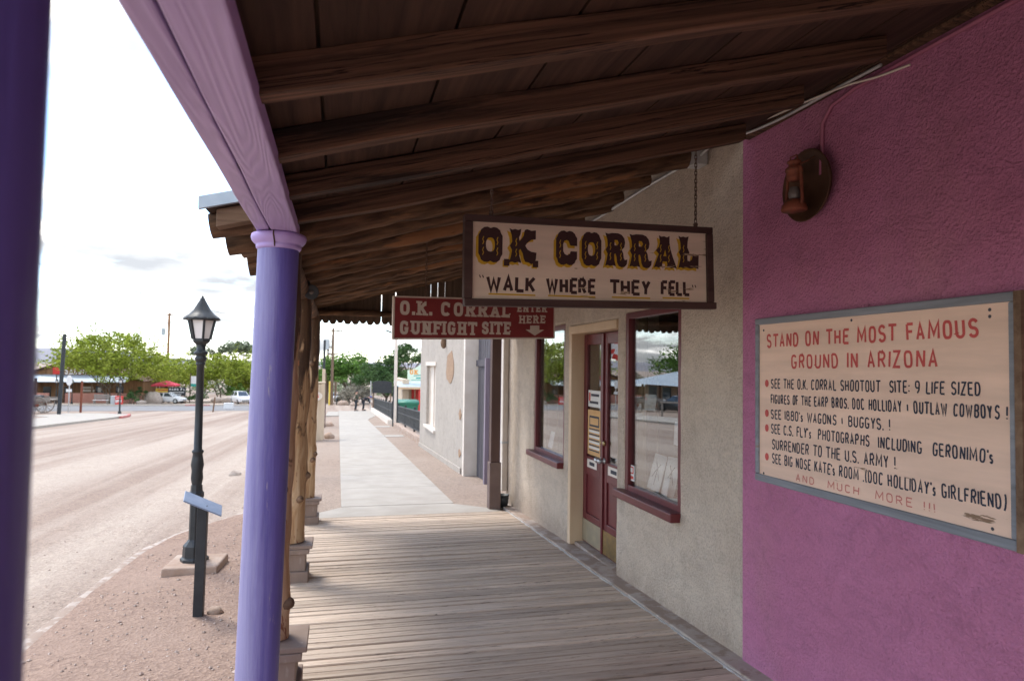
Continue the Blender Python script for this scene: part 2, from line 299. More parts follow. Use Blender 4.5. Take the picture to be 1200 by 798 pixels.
M['maroon'] = pmat('maroon_paint', (0.115, 0.017, 0.02), (0.15, 0.024, 0.028), 5, rough=0.4, bs=0.08, bscale=30)
M['tan'] = pmat('tan_door_trim_paint', (0.58, 0.42, 0.27), (0.66, 0.49, 0.33), 4, stretch=(1, 1, 0.3), rough=0.6, bs=0.1, bscale=25)
M['glass'] = glassmat('window_glass')
M['brass'] = pmat('worn_brass', (0.45, 0.31, 0.12), (0.3, 0.22, 0.12), 20, rough=0.35, metal=0.8)
M['kick'] = pmat('tarnished_kick_plate', (0.34, 0.3, 0.22), (0.44, 0.37, 0.25), 9, rough=0.45, metal=0.5)
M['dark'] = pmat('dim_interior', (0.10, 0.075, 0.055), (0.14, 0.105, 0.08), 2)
M['curtain'] = pmat('olive_curtain', (0.20, 0.16, 0.09), (0.26, 0.21, 0.13), 12, stretch=(1, 1, 0.1), rough=0.9)
M['paper'] = pmat('white_paper', (0.7, 0.69, 0.66), (0.76, 0.75, 0.72), 4)
M['kraft'] = pmat('orange_poster_paper', (0.62, 0.36, 0.15), (0.68, 0.42, 0.2), 4)
M['ink'] = pmat('dark_ink', (0.06, 0.06, 0.075))
M['redink'] = pmat('red_ink', (0.6, 0.08, 0.06))
M['black'] = pmat('black_paint', (0.022, 0.026, 0.03), (0.035, 0.04, 0.045), 8, rough=0.42, bs=0.1, bscale=30, c3=(0.42, 0.42, 0.4), s3=9, patch=0.70, pw=0.02)
M['blackp'] = pmat('plain_black_paint', (0.02, 0.024, 0.03), (0.035, 0.04, 0.045), 8, rough=0.5)
M['bluegrey'] = pmat('faded_blue_plaque', (0.2, 0.26, 0.38), (0.27, 0.33, 0.46), 9, rough=0.45)
M['frost'] = pmat('frosted_lamp_glass', (0.8, 0.77, 0.76), (0.84, 0.81, 0.8), 4, rough=0.35)
M['signframe'] = wood('brown_sign_frame', (0.045, 0.022, 0.018), (0.085, 0.045, 0.035), 'x', 20, 0.6, 0.3)
M['signboard'] = paint_chip('cream_sign_board', (0.70, 0.56, 0.43), (0.26, 0.18, 0.11), 'x', 0.86, grad=(.10, 0, -.25))
M['brownletter'] = paint_chip('brown_letter_paint', (0.05, 0.02, 0.018), (0.42, 0.31, 0.2), 'x', 0.86, grad=(.10, 0, -.25))
M['yellowletter'] = paint_chip('yellow_letter_paint', (0.55, 0.33, 0.02), (0.5, 0.38, 0.2), 'x', 0.87, grad=(.08, 0, -.2))
M['redboard'] = pmat('red_sign_board', (0.20, 0.022, 0.022), (0.24, 0.03, 0.028), 5, rough=0.5)
M['creamletter'] = pmat('cream_letter_paint', (0.56, 0.46, 0.37), (0.62, 0.51, 0.42), 8)
M['peach'] = paint_chip('peach_sign_board', (0.83, 0.59, 0.455), (0.26, 0.16, 0.1), 'y', 0.86, rot=.6, grad=(0, -.10, -.22))
M['redletter'] = paint_chip('red_letter_paint', (0.58, 0.095, 0.085), (0.74, 0.48, 0.34), 'y', 0.84, rot=.7, grad=(0, -.06, -.08))
M['faintred'] = paint_chip('faded_red_letter_paint', (0.60, 0.2, 0.17), (0.68, 0.43, 0.3), 'y', 0.76, rot=.7)
M['navyletter'] = paint_chip('navy_letter_paint', (0.03, 0.036, 0.06), (0.6, 0.42, 0.3), 'y', 0.84, rot=.7, grad=(0, -.06, -.08))
M['bluewood'] = wood('blue_grey_frame_paint', (0.19, 0.2, 0.22), (0.31, 0.325, 0.355), 'y', 16, 0.7, 0.4, c3=(0.24, 0.15, 0.11), patch=0.64)
M['chain'] = pmat('rusty_chain', (0.12, 0.07, 0.05), (0.2, 0.13, 0.09), 30, rough=0.6, metal=0.6)
M['rust'] = pmat('rusty_red_metal', (0.17, 0.045, 0.025), (0.25, 0.075, 0.04), 16, rough=0.75, c3=(0.13, 0.06, 0.035), s3=14, patch=0.55)
M['rustpan'] = pmat('brown_rusty_pan', (0.085, 0.042, 0.026), (0.14, 0.07, 0.042), 9, rough=0.55, metal=0.4)
M['bulb'] = pmat('clouded_glass_globe', (0.12, 0.1, 0.09), (0.2, 0.17, 0.16), 9, rough=0.15)
M['conduit'] = pmat('grey_conduit', (0.5, 0.5, 0.5), (0.6, 0.6, 0.59), 9, rough=0.4, metal=0.3)
M['pinkpipe'] = pmat('pink_painted_conduit', (0.33, 0.10, 0.17), (0.38, 0.13, 0.2), 9, rough=0.5)
M['flash'] = pmat('galvanised_flashing', (0.32, 0.38, 0.44), (0.42, 0.48, 0.53), 7, rough=0.5, metal=0.4)
M['darkpost'] = pmat('dark_brown_post_paint', (0.09, 0.05, 0.042), (0.125, 0.075, 0.062), 5, stretch=(1, 1, 0.2), rough=0.7)
M['taupepost'] = pmat('taupe_plinth_paint', (0.14, 0.095, 0.085), (0.18, 0.125, 0.11), 5, rough=0.7)
M['gateD'] = wood('dark_grey_gate_boards', (0.07, 0.065, 0.075), (0.12, 0.11, 0.125), 'z', 14, 0.8, 0.4)
M['gateP'] = wood('mauve_gate_boards', (0.21, 0.17, 0.21), (0.28, 0.235, 0.28), 'z', 14, 0.8, 0.4)
M['offwhite'] = pmat('off_white_paint', (0.66, 0.58, 0.5), (0.74, 0.67, 0.6), 4, rough=0.7)
M['white'] = pmat('white_paint', (0.72, 0.72, 0.72), (0.8, 0.8, 0.8), 4, rough=0.5)
M['carwhite'] = pmat('white_car_paint', (0.74, 0.75, 0.77), rough=0.18, spec=0.6)
M['carblue'] = pmat('blue_car_paint', (0.04, 0.09, 0.32), rough=0.2, spec=0.6)
M['cardark'] = pmat('dark_car_paint', (0.03, 0.035, 0.04), rough=0.2, spec=0.6)
M['carglass'] = pmat('tinted_car_glass', (0.03, 0.045, 0.06), rough=0.05, spec=0.8)
M['tyre'] = pmat('black_tyre_rubber', (0.02, 0.02, 0.021), rough=0.9)
M['silver'] = pmat('silver_metal', (0.55, 0.56, 0.57), rough=0.35, metal=0.7)
M['brick'] = pmat('exposed_adobe_brick', (0.3, 0.19, 0.12), (0.4, 0.27, 0.18), 25, rough=0.95, bs=0.8, bscale=20, bdist=0.02)
M['stone'] = pmat('tan_stone', (0.36, 0.25, 0.19), (0.46, 0.37, 0.31), 5, rough=0.95, bs=0.6, bscale=12, bdist=0.02)
M['rock'] = pmat('pale_rock', (0.36, 0.3, 0.26), (0.5, 0.43, 0.38), 5, rough=0.95, bs=0.6, bscale=9, bdist=0.04)
M['wallpink'] = pmat('salmon_low_wall', (0.44, 0.21, 0.17), (0.5, 0.25, 0.2), 2, rough=0.9)
M['plankwall'] = wood('brown_plank_wall', (0.17, 0.085, 0.042), (0.34, 0.19, 0.1), 'z', 2.2, 0.85, 0.1)
M['tin'] = pmat('blue_grey_tin_roof', (0.33, 0.40, 0.46), (0.42, 0.49, 0.55), 1.5, rough=0.5, metal=0.2)
M['tanwall'] = pmat('tan_stucco', (0.52, 0.42, 0.31), (0.6, 0.49, 0.37), 3, stretch=(1, 1, 0.4), rough=0.9, bs=0.2, bscale=18)
M['faded_red'] = pmat('faded_red_kerb_paint', (0.42, 0.12, 0.11), (0.48, 0.2, 0.18), 6, rough=0.8)
M['red'] = pmat('bright_red_paint', (0.6, 0.045, 0.04), (0.66, 0.06, 0.05), 4, rough=0.6)
M['tent'] = pmat('red_canopy_fabric', (0.66, 0.06, 0.1), (0.72, 0.08, 0.13), 4, rough=0.8)
M['yellow'] = pmat('yellow_sign_paint', (0.75, 0.55, 0.08), (0.8, 0.6, 0.12), 4)
M['greenbin'] = pmat('green_bin_plastic', (0.02, 0.15, 0.095), (0.03, 0.19, 0.12), 3, rough=0.45)
M['mint'] = pmat('pale_green_sign', (0.62, 0.74, 0.6), (0.68, 0.78, 0.64), 4)
M['orange'] = pmat('orange_sign_paint', (0.75, 0.3, 0.05))
M['teal'] = pmat('teal_sign_paint', (0.05, 0.35, 0.3))
M['pole'] = wood('brown_utility_pole', (0.15, 0.1, 0.07), (0.27, 0.19, 0.135), 'z', 5, 0.9, 0.2)
M['polered'] = wood('orange_brown_utility_pole', (0.30, 0.16, 0.09), (0.42, 0.24, 0.14), 'z', 5, 0.9, 0.2)
M['trafo'] = pmat('pale_grey_steel', (0.42, 0.47, 0.5), (0.48, 0.53, 0.56), 3, rough=0.5)
M['greywood'] = wood('weathered_grey_wagon_wood', (0.22, 0.19, 0.17), (0.36, 0.32, 0.29), 'x', 10, 0.9, 0.3)
M['skin'] = pmat('skin', (0.5, 0.3, 0.22), rough=0.6)
M['jacket'] = pmat('dark_green_jacket_cloth', (0.045, 0.06, 0.04), (0.065, 0.08, 0.055), 9, rough=0.95)
M['coat'] = pmat('black_coat_cloth', (0.018, 0.022, 0.035), (0.03, 0.034, 0.048), 9, rough=0.95)
M['trousers'] = pmat('dark_trouser_cloth', (0.03, 0.034, 0.045), (0.045, 0.05, 0.06), 9, rough=0.95)
M['bluecap'] = pmat('blue_cap_cloth', (0.02, 0.05, 0.3))
M['trunk'] = pmat('grey_brown_bark', (0.10, 0.075, 0.055), (0.19, 0.15, 0.115), 8, stretch=(1, 1, 0.2), rough=0.95)
M['mesq'] = leafmat('mesquite_leaves', (0.24, 0.31, 0.035), (0.34, 0.39, 0.07), trans=0.45)
M['green'] = leafmat('green_leaves', (0.09, 0.19, 0.035), (0.16, 0.28, 0.06))
M['dkgreen'] = leafmat('dark_green_leaves', (0.05, 0.105, 0.035), (0.1, 0.17, 0.06))
M['brush'] = leafmat('pale_brush_twigs', (0.30, 0.28, 0.22), (0.40, 0.37, 0.31), trans=0.2)
M['sage'] = leafmat('sage_leaves', (0.15, 0.19, 0.11), (0.22, 0.26, 0.16))
M['hill'] = pmat('hazed_far_hill', (0.20, 0.20, 0.235), (0.27, 0.265, 0.29), 0.01, rough=1.0)  # distance haze is put into the hill colour as bluish grey
def dirt(name, c1, c2, c3, tracks):
    m, t, b, o = base(name)
    col = ramp(t, noise(t, o, 0.35, 6, 0.6), [(0.3, c1), (0.7, c2)])
    if tracks:                                        # dusty wheel tracks along the street
        f = noise(t, mapping(t, o, (0.42, 0.012, 0)), 1.0, 5, 0.62); col = mixc(t, ramp(t, f, [(0.46, (0, 0, 0)), (0.6, (1, 1, 1))]), col, c3)
        f = noise(t, mapping(t, o, (1.6, 0.03, 0), (4, 3, 0)), 1.0, 5, 0.6); col = mixc(t, ramp(t, f, [(0.5, (0, 0, 0)), (0.68, (0.6,)*3)]), col, tuple(q*0.97 for q in c3))
    vo = N(t, 'ShaderNodeTexVoronoi'); vo.inputs['Scale'].default_value = 48; t.links.new(o, vo.inputs['Vector'])
    st = mixc(t, 1.0, col, ramp(t, vo.outputs['Color'], [(0.1, (0.72, 0.7, 0.7)), (0.9, (1.13, 1.12, 1.1))]), 'MULTIPLY')
    g = ramp(t, noise(t, o, 1.7, 5), [(0.35, (0.45,)*3), (0.6, (1, 1, 1))]); col = mixc(t, g, col, st)
    col = mixc(t, 0.6, col, ramp(t, noise(t, o, 9, 6, 0.7), [(0.3, (0.8,)*3), (0.7, (1.1,)*3)]), 'MULTIPLY')
    t.links.new(col, b.inputs['Base Color']); b.inputs['Roughness'].default_value = 0.97; b.inputs['Specular IOR Level'].default_value = 0.15
    p = bump(t, b, vo.outputs['Distance'], 0.5, 0.012); bump(t, b, noise(t, o, 7, 7, 0.7), 0.5, 0.03, p)
    return m
M['dirt'] = dirt('dirt_street', (0.29, 0.22, 0.182), (0.335, 0.26, 0.215), (0.44, 0.37, 0.315), True)
M['gravel'] = dirt('pink_gravel', (0.31, 0.22, 0.175), (0.375, 0.275, 0.225), (0.5, 0.4, 0.33), False)
M['gravel2'] = dirt('fine_grit', (0.32, 0.25, 0.205), (0.37, 0.30, 0.25), (0.5, 0.4, 0.33), False)
M['pebble'] = pmat('pebbles', (0.42, 0.32, 0.27), (0.5, 0.41, 0.36), 3, rough=0.9, isl=0.3)
# ------------------------------------------------------------------ lettering engine (own stroke alphabet)
def arc(cx, cy, rx, ry, a0, a1, n=8):
    return [(cx+rx*math.cos(math.radians(a0+(a1-a0)*i/n)), cy+ry*math.sin(math.radians(a0+(a1-a0)*i/n))) for i in range(n+1)]
def rr(cx, cy, rx, ry):            # tall rounded O
    p = []
    for i in range(25):
        a = math.radians(90+i*15); c, s = math.cos(a), math.sin(a); p.append((cx+rx*math.copysign(abs(c)**0.65, c), cy+ry*math.copysign(abs(s)**0.65, s)))
    return p
def part_rr(a0, a1, n=16):
    p = []
    for i in range(n+1):
        a = math.radians(a0+(a1-a0)*i/n); c, s = math.cos(a), math.sin(a); p.append((.5+.5*math.copysign(abs(c)**0.65, c), .5+.5*math.copysign(abs(s)**0.65, s)))
    return p
BOWL = arc(.5, .75, .45, .25, 90, -90)
GL = {
 'A': [[(0, 0), (.5, 1), (1, 0)], [(.2, .32), (.8, .32)]], 'B': [[(0, 0), (0, 1)], [(0, 1), (.5, 1)]+arc(.55, .77, .4, .23, 90, -90)+[(0, .54)], [(0, .54), (.5, .54)]+arc(.55, .27, .45, .27, 90, -90)+[(0, 0)]],
 'C': [part_rr(35, 325)], 'D': [[(0, 0), (0, 1)], [(0, 1), (.45, 1)]+arc(.5, .5, .5, .5, 80, -80, 10)+[(.45, 0), (0, 0)]], 'E': [[(0, 0), (0, 1)], [(0, 1), (1, 1)], [(0, .52), (.8, .52)], [(0, 0), (1, 0)]],
 'F': [[(0, 0), (0, 1)], [(0, 1), (1, 1)], [(0, .52), (.8, .52)]], 'G': [part_rr(35, 325)+[(1, .42), (.55, .42)]], 'H': [[(0, 0), (0, 1)], [(1, 0), (1, 1)], [(0, .5), (1, .5)]],
 'I': [[(.5, 0), (.5, 1)]], 'K': [[(0, 0), (0, 1)], [(1, 1), (.08, .42)], [(.32, .58), (1, 0)]], 'L': [[(0, 0), (0, 1)], [(0, 0), (1, 0)]],
 'M': [[(0, 0), (.06, 1), (.5, .25), (.94, 1), (1, 0)]], 'N': [[(0, 0), (0, 1)], [(0, 1), (1, 0)], [(1, 0), (1, 1)]], 'O': [rr(.5, .5, .5, .5)], 'P': [[(0, 0), (0, 1)], [(0, 1), (.5, 1)]+BOWL+[(0, .5)]],
 'R': [[(0, 0), (0, 1)], [(0, 1), (.5, 1)]+BOWL+[(0, .5)], [(.45, .5), (1, 0)]], 'S': [arc(.5, .75, .48, .25, 20, 270, 10)+arc(.5, .25, .5, .25, 90, -160, 10)[1:]],
 'T': [[(.5, 0), (.5, 1)], [(0, 1), (1, 1)]], 'U': [[(0, 1), (0, .25)]+arc(.5, .25, .5, .25, 180, 360, 10)+[(1, 1)]], 'V': [[(0, 1), (.5, 0), (1, 1)]],
 'W': [[(0, 1), (.25, 0), (.5, .8), (.75, 0), (1, 1)]], 'Y': [[(0, 1), (.5, .45)], [(1, 1), (.5, .45)], [(.5, .45), (.5, 0)]], 'Z': [[(0, 1), (1, 1), (0, 0), (1, 0)]],
 '1': [[(.5, 0), (.5, 1)]], '8': [rr(.5, .76, .42, .24), rr(.5, .26, .5, .26)], '0': [rr(.5, .5, .5, .5)], '9': [rr(.5, .72, .5, .28), [(1, .7), (.9, .25), (.45, 0)]],
 '.': [[(.5, 0), (.5, .09)]], '!': [[(.5, .28), (.5, 1)], [(.5, 0), (.5, .1)]], ':': [[(.5, .1), (.5, .22)], [(.5, .55), (.5, .67)]], "'": [[(.5, .78), (.5, 1)]], '-': [[(.1, .5), (.9, .5)]],
 '&': [[(.5, .15), (.5, .75)], [(.1, .45), (.9, .45)]], '(': [[(1, 1.1), (.4, .88), (.1, .5), (.4, .12), (1, -.1)]], ')': [[(0, 1.1), (.6, .88), (.9, .5), (.6, .12), (0, -.1)]], 's': [[(p[0], p[1]*.6) for p in arc(.5, .75, .48, .25, 20, 270, 8)+arc(.5, .25, .5, .25, 90, -160, 8)[1:]]], ' ': []}
WF = {'I': .18, '1': .18, '.': .16, '!': .2, ':': .2, "'": .14, 'M': 1.35, 'W': 1.4, ' ': .62, '&': .55, '(': .5, ')': .5, '-': .6, 's': .62, 'L': .85, 'E': .88, 'F': .85}
def ribbon(pts, t):
    k = len(pts); closed = (Vector(pts[0])-Vector(pts[-1])).length < 1e-4; Lf, Rt = [], []
    for i in range(k):
        a = Vector(pts[i-1]) if i > 0 else (Vector(pts[-2]) if closed else None); b = Vector(pts[i+1]) if i < k-1 else (Vector(pts[1]) if closed else None); p = Vector(pts[i])
        d1 = (p-a).normalized() if a else None; d2 = (b-p).normalized() if b else None
        if d1 is None: d1 = d2
        if d2 is None: d2 = d1
        d = d1+d2; d = d.normalized() if d.length > 1e-3 else d1
        n = Vector((-d.y, d.x)); c = max(0.45, n.dot(Vector((-d1.y, d1.x)))); n = n*(t/2/c); Lf.append(p+n); Rt.append(p-n)
    return Lf, Rt
class Letters:
    def __init__(s, origin, U, V, Nn): s.o, s.U, s.V, s.n = Vector(origin), Vector(U), Vector(V), Vector(Nn); s.mb = MB(); s.k = 0
    def P(s, u, v, d): return s.o+s.U*u+s.V*v+s.n*d
    def poly(s, pts, lift=0.0008):
        s.k += 1; s.mb.add([s.P(u, v, lift+(s.k % 14)*0.00007) for u, v in pts], [tuple(range(len(pts)))])
    def strip(s, pts, t, lift=0.0008):
        s.k += 1; Lf, Rt = ribbon(pts, t); n = len(Lf); d = lift+(s.k % 14)*0.00007
        s.mb.add([s.P(p.x, p.y, d) for p in Lf]+[s.P(p.x, p.y, d) for p in Rt], [(i, i+1, n+i+1, n+i) for i in range(n-1)])
    def text(s, txt, u0, v0, u1, v1, h, t, slab=False, wob=0.0, gap=0.3, th=None, word=None):
        """txt fitted from baseline point (u0,v0) to (u1,v1), letter height h, stroke t"""
        tot = sum(WF.get(c, 1.0) for c in txt)+gap*(len(txt)-1); L = u1-u0; cw = L/tot; x = 0.0; th = th or t
        for c in txt:
            if c == ' ' and word and s.mb.v: s.build(*word)
            wd = WF.get(c, 1.0)*cw; b = v0+(v1-v0)*(x/L); tilt = rnd.uniform(-wob, wob); hh = h*(1+rnd.uniform(-wob, wob)*.6)
            ins = min(t*0.5, wd*0.3) if c not in "I1.!:'" else 0
            def mp(p): return (u0+x+ins+p[0]*(wd-2*ins)+tilt*p[1]*hh, b+t/2+p[1]*(hh-t))
            for st in GL[c]:
                q = [mp(p) for p in st]
                if c == '.': q = [(q[0][0], b), (q[0][0], b+t*1.05)]
                elif len(st) == 2 and st[0][1] == st[1][1] and c in 'EFLTZ': q = [(q[0][0]-(ins if c == 'T' else 0), q[0][1]), (q[1][0]+ins, q[1][1])]
                s.strip(q, t)
                if slab and len(st) >= 2 and c != '.':
                    for e, f in ((0, 1), (-1, -2)):
                        p, r = st[e], st[f]; dxx, dyy = abs(p[0]-r[0]), abs(p[1]-r[1]); u, v = q[e]
                        if (p[1] in (0, 1)) and dyy > dxx*0.7: s.strip([(u-t*.95, v-(t*.18 if p[1] == 0 else -t*.18)), (u+t*.95, v-(t*.18 if p[1] == 0 else -t*.18))], t*.62)
                        elif p[1] in (0, 1) and dxx > dyy and (p[0] > .7 or c == 'T'): s.strip([(u, v+(t*.5 if p[1] == 0 else t*.5)), (u, v-(-hh*.2 if p[1] == 0 else hh*.2))], t*.62)
                if slab and c in 'CGS' and len(st) > 5:
                    u, v = q[0]; s.strip([(u+t*.1, v-t*.6), (u+t*.1, v+(hh*.16))], t*.7)
                    if c == 'S': u, v = q[-1]; s.strip([(u-t*.1, v-hh*.14), (u-t*.1, v+t*.5)], t*.7)
            x += wd+gap*cw
        if word and s.mb.v: s.build(*word)
        return s
    def build(s, name, mat, parent):
        o = s.mb.build(name, mat, parent); s.mb = MB(); return o

# ------------------------------------------------------------------ ground, street, pavements
def gdrop(x, y):
    near = 0.22
    if y < 9.0: return near
    k = min(1.0, (y-9.0)/1.3); t = max(0.0, min(1.0, (x+3.0)/2.7)); return near*(1-k)+k*(0.22*(1-t)+0.055*t)
def sheet(xs, ys, zf):
    mb = MB(); n = len(xs); vs = [(x, y, zf(x, y)) for y in ys for x in xs]
    return mb.add(vs, [(j*n+i, j*n+i+1, (j+1)*n+i+1, (j+1)*n+i) for j in range(len(ys)-1) for i in range(n-1)], True)
xs = [-900, -500, -250, -120, -60, -30, -16]+[-12+0.5*i for i in range(31)]+[4, 6, 10, 20, 40, 90, 200, 500, 900]
ys = [-60, -30, -15]+[-6+0.6*i for i in range(60)]+[30+2*i for i in range(20)]+[72, 80, 90, 100, 115, 130, 149, 151, 200, 300, 500, 800, 1300, 2200]
o = sheet(xs, ys, lambda x, y: gz(y, gdrop(x, y))+(0.018*nz((x, y, 0), 0.9) if abs(x) < 14 and y < 60 else 0)).build('ground', M['dirt']); tag(o, kind='structure')
curb_pts = [(-2.03, -6), (-2.03, 1.0), (-2.04, 4.2), (-2.07, 6.0), (-2.07, 7.4), (-2.04, 8.5), (-1.90, 9.15), (-1.62, 9.7), (-1.15, 10.2), (-0.72, 10.55)]
def smooth(pts, k=4):
    o = []
    for i in range(len(pts)-1):
        p0, p1, p2, p3 = [Vector(pts[max(0, min(len(pts)-1, j))]) for j in (i-1, i, i+1, i+2)]
        for j in range(k):
            t = j/k; o.append(0.5*((2*p1)+(p2-p0)*t+(2*p0-5*p1+4*p2-p3)*t*t+(3*p1-p0-3*p2+p3)*t**3))
    return o+[Vector(pts[-1])]
cp = smooth(curb_pts, 6)
vg = MB(); vs = []
for p in cp:
    for k in range(9):
        x = p.x+0.02+(-0.26-p.x-0.02)*k/8; vs.append((x, p.y, gz(p.y, gdrop(x, p.y))+0.045+0.03*nz((x, p.y, 3), 1.6)))
n = 9; vg.add(vs, [(j*n+i, j*n+i+1, (j+1)*n+i+1, (j+1)*n+i) for j in range(len(cp)-1) for i in range(n-1)], True)
tag(vg.build('gravel_verge', M['gravel']), kind='structure')
kb = MB(); k = len(cp); vs = []
for i, p in enumerate(cp):
    d = (cp[min(i+1, k-1)]-cp[max(i-1, 0)]).normalized(); nn = Vector((-d.y, d.x)); wd = 0.075+0.012*nz((p.x*3, p.y*3, 1))
    for s, h in ((-1, -0.1), (-1, 0.018), (-.75, 0.03), (.75, 0.036), (1, 0.026), (1, -0.1)):
        q = p+nn*wd*s; vs.append((q.x, q.y, gz(q.y, gdrop(q.x, q.y))+h+0.02*nz((q.x, q.y, 9), 3)+0.008*nz((q.x, q.y, 3), 14)))
kb.add(vs, [(j*6+i, j*6+i+1, (j+1)*6+i+1, (j+1)*6+i) for j in range(k-1) for i in range(5)], True)
tag(kb.build('kerb', M['curb']), kind='structure')
pb = MB()                                             # loose stones lying on the verge and the road edge
for i in range(2600):
    y = 2.0+9.0*rnd.random()**1.1; x = -0.55-3.2*rnd.random()**1.3; r = rnd.choice((.006, .008, .01, .012, .016))*rnd.uniform(.7, 1.2)
    inside = x > (-2.0 if y < 8.4 else -1.9+(y-8.4)*.6)
    if not inside and rnd.random() < .8: continue
    z = gz(y, gdrop(x, y))+(0.045+0.03*nz((x, y, 3), 1.6) if inside else 0.0)+r*.2
    vs = [Vector((x, y, z))+Vector((rnd.uniform(.6, 1.3)*a*r, rnd.uniform(.6, 1.3)*b*r, rnd.uniform(.5, .9)*c*r)) for a, b, c in ((1, 0, 0), (-1, 0, 0), (0, 1, 0), (0, -1, 0), (0, 0, 1), (0, 0, -1))]
    pb.add(vs, [(0, 2, 4), (2, 1, 4), (1, 3, 4), (3, 0, 4), (2, 0, 5), (1, 2, 5), (3, 1, 5), (0, 3, 5)])
tag(pb.build('loose_stones', M['pebble']), 'small loose pink and grey stones scattered over the gravel verge', 'gravel', kind='stuff')
# concrete pavement: apron at the boardwalk end, then slabs down the street
sw = MB()
def slab(pts, top=0.0, th=0.14):
    pts = [Vector(p) for p in pts]; n = len(pts)
    sw.add([(p.x, p.y, gz(p.y)+top) for p in pts]+[(p.x, p.y, gz(p.y)-th) for p in pts], [tuple(range(n)), tuple(range(n, 2*n))[::-1]]+[(i, n+i, n+(i+1) % n, (i+1) % n) for i in range(n)])
slab([(-0.36, 9.07), (2.2, 9.07), (2.12, 9.3), (1.62, 9.86), (0.09, 9.86), (-0.36, 9.28)], -0.004)
y = 9.868
def srt(y): return 1.66 if y < 40 else 1.66+(y-40)*0.13
while y < 47:
    y1 = y+1.83; slab([(0.08, y), (srt(y), y), (srt(y1), y1-0.012), (0.08, y1-0.012)], 0.0+0.006*nz((0, y, 0))); y = y1
slab([(-0.75, 46.6), (0.07, 46.6), (0.07, 56), (-0.75, 56)]); slab([(0.08, y), (2.6, y), (2.6, 57.5), (0.08, 57.5)], 0.003)
for yy in (24.8, 31.6): slab([(1.68, yy), (2.35, yy), (2.35, yy+.9), (1.68, yy+.9)], -0.002)
tag(sw.build('sidewalk', M['concrete'], bevel=0.008), kind='structure')
g2 = sheet([1.5, 2.0, 2.5, 3.2, 6], [9.05+0.8*i for i in range(60)], lambda x, y: gz(y)-0.018+0.012*nz((x, y, 5), 1.5)); tag(g2.build('grit_strip', M['gravel2']), kind='structure')
g3 = sheet([-0.75, -0.4, 0.0, 0.1], [9.75+0.8*i for i in range(46)], lambda x, y: gz(y, gdrop(x, y))+0.02+0.008*nz((x, y, 5), 1.5)); tag(g3.build('grit_verge', M['gravel2']), kind='structure')
# far cross street, far pavement, the pavement over the road
cs = sheet([-140, -80, -40, -20, 0, 20, 60], [66.5, 72, 80, 88], lambda x, y: gz(y, 0.205)); tag(cs.build('cross_street', M['asphalt']), kind='structure')
fp = MB(); fp.box(-140, -9, 88.2, 91.5, -0.3, -0.09, lambda x, y: gz(y)); tag(fp.build('far_pavement', M['concrete']), kind='structure')
lp = MB()
def lslab(pts, top=-0.1, th=0.35):
    n = len(pts); lp.add([(x, y, gz(y)+top) for x, y in pts]+[(x, y, gz(y)-th) for x, y in pts], [tuple(range(n)), tuple(range(n, 2*n))[::-1]]+[(i, n+i, n+(i+1) % n, (i+1) % n) for i in range(n)])
lslab([(-13.7, 12), (-13.7, 48), (-13.9, 51.5), (-14.6, 54.5), (-16.5, 56.5), (-19.5, 57.0), (-19.5, 51.5), (-17.6, 49), (-17.3, 12)])
tag(lp.build('opposite_pavement', M['concrete']), kind='structure')
lg = sheet([-60, -40, -25, -17.3], [12+4*i for i in range(13)], lambda x, y: gz(y, 0.13)); tag(lg.build('opposite_lot', M['gravel2']), kind='structure')
rk = MB(); k0 = [(-13.68, 49.3), (-13.86, 51.5), (-14.55, 54.52), (-16.4, 56.55)]
for (a, b), (c, d) in zip(k0, k0[1:]): rk.bar((a+.05, b, gz(b, .155)), (c+.05, d, gz(d, .155)), 0.16, 0.14)
tag(rk.build('red_kerb', M['faded_red']), kind='structure')
rk = MB(); rk.box(-17.5, -14.8, 88.0, 88.19, -0.25, -0.075, lambda x, y: gz(y)); tag(rk.build('red_kerb_far', M['faded_red']), kind='structure')
# far hills
hm = MB(); hx = [-2600+60*i for i in range(100)]; vs = []
for x in hx:
    h = 34+40*mnoise.noise(Vector((x*0.0022, 3.3, 0)))+16*mnoise.noise(Vector((x*0.008, 1.3, 0)))+5*mnoise.noise(Vector((x*0.03, 5, 0))); h *= max(.25, min(1.0, (-x-350)/500)) if x > -850 else 1; h = max(10, h)
    vs += [(x, 2000, -20), (x, 2120, h*.55), (x, 2260, h), (x, 2600, -20)]
hm.add(vs, [(4*i+j, 4*i+4+j, 4*i+5+j, 4*i+1+j) for i in range(len(hx)-1) for j in range(3)], True); tag(hm.build('hills', M['hill']), kind='structure')
# ------------------------------------------------------------------ boardwalk
bw = MB(); y = -5.0
while y < 9.05:
    wd = rnd.choice((.090, .093, .095, .096)); y1 = min(y+wd, 9.06); a = rnd.uniform(-.006, .006); x0 = -0.40+rnd.uniform(-.012, .012); x1 = 2.245+rnd.uniform(-.006, .004); h = rnd.uniform(-.004, .004); tw = rnd.uniform(-.002, .002); vs = []
    m = 7
    for i in range(m):                                # slightly cupped and bowed planks
        x = x0+(x1-x0)*i/(m-1); b = 0.003*nz((x*1.3, y*7, 2)); e = a*(i/(m-1)-.5)
        for yy, zz in ((y+.006, -.045), (y+.006, -.007), (y+.011, 0), ((y+y1)/2, -.0016), (y1-.011, 0), (y1-.006, -.007), (y1-.006, -.045)):
            vs.append((x, yy+e+.0015*nz((x*3, yy*9, 4)), gz(yy)+zz+h+b+tw*(yy-y)/wd))
    fs = [(i*7+j, i*7+j+1, (i+1)*7+j+1, (i+1)*7+j) for i in range(m-1) for j in range(6)]+[(0, 1, 2, 3, 4, 5, 6)[::-1], tuple((m-1)*7+q for q in range(7))]
    bw.add(vs, fs); y = y1
tag(bw.build('boardwalk', M['board']), kind='structure')
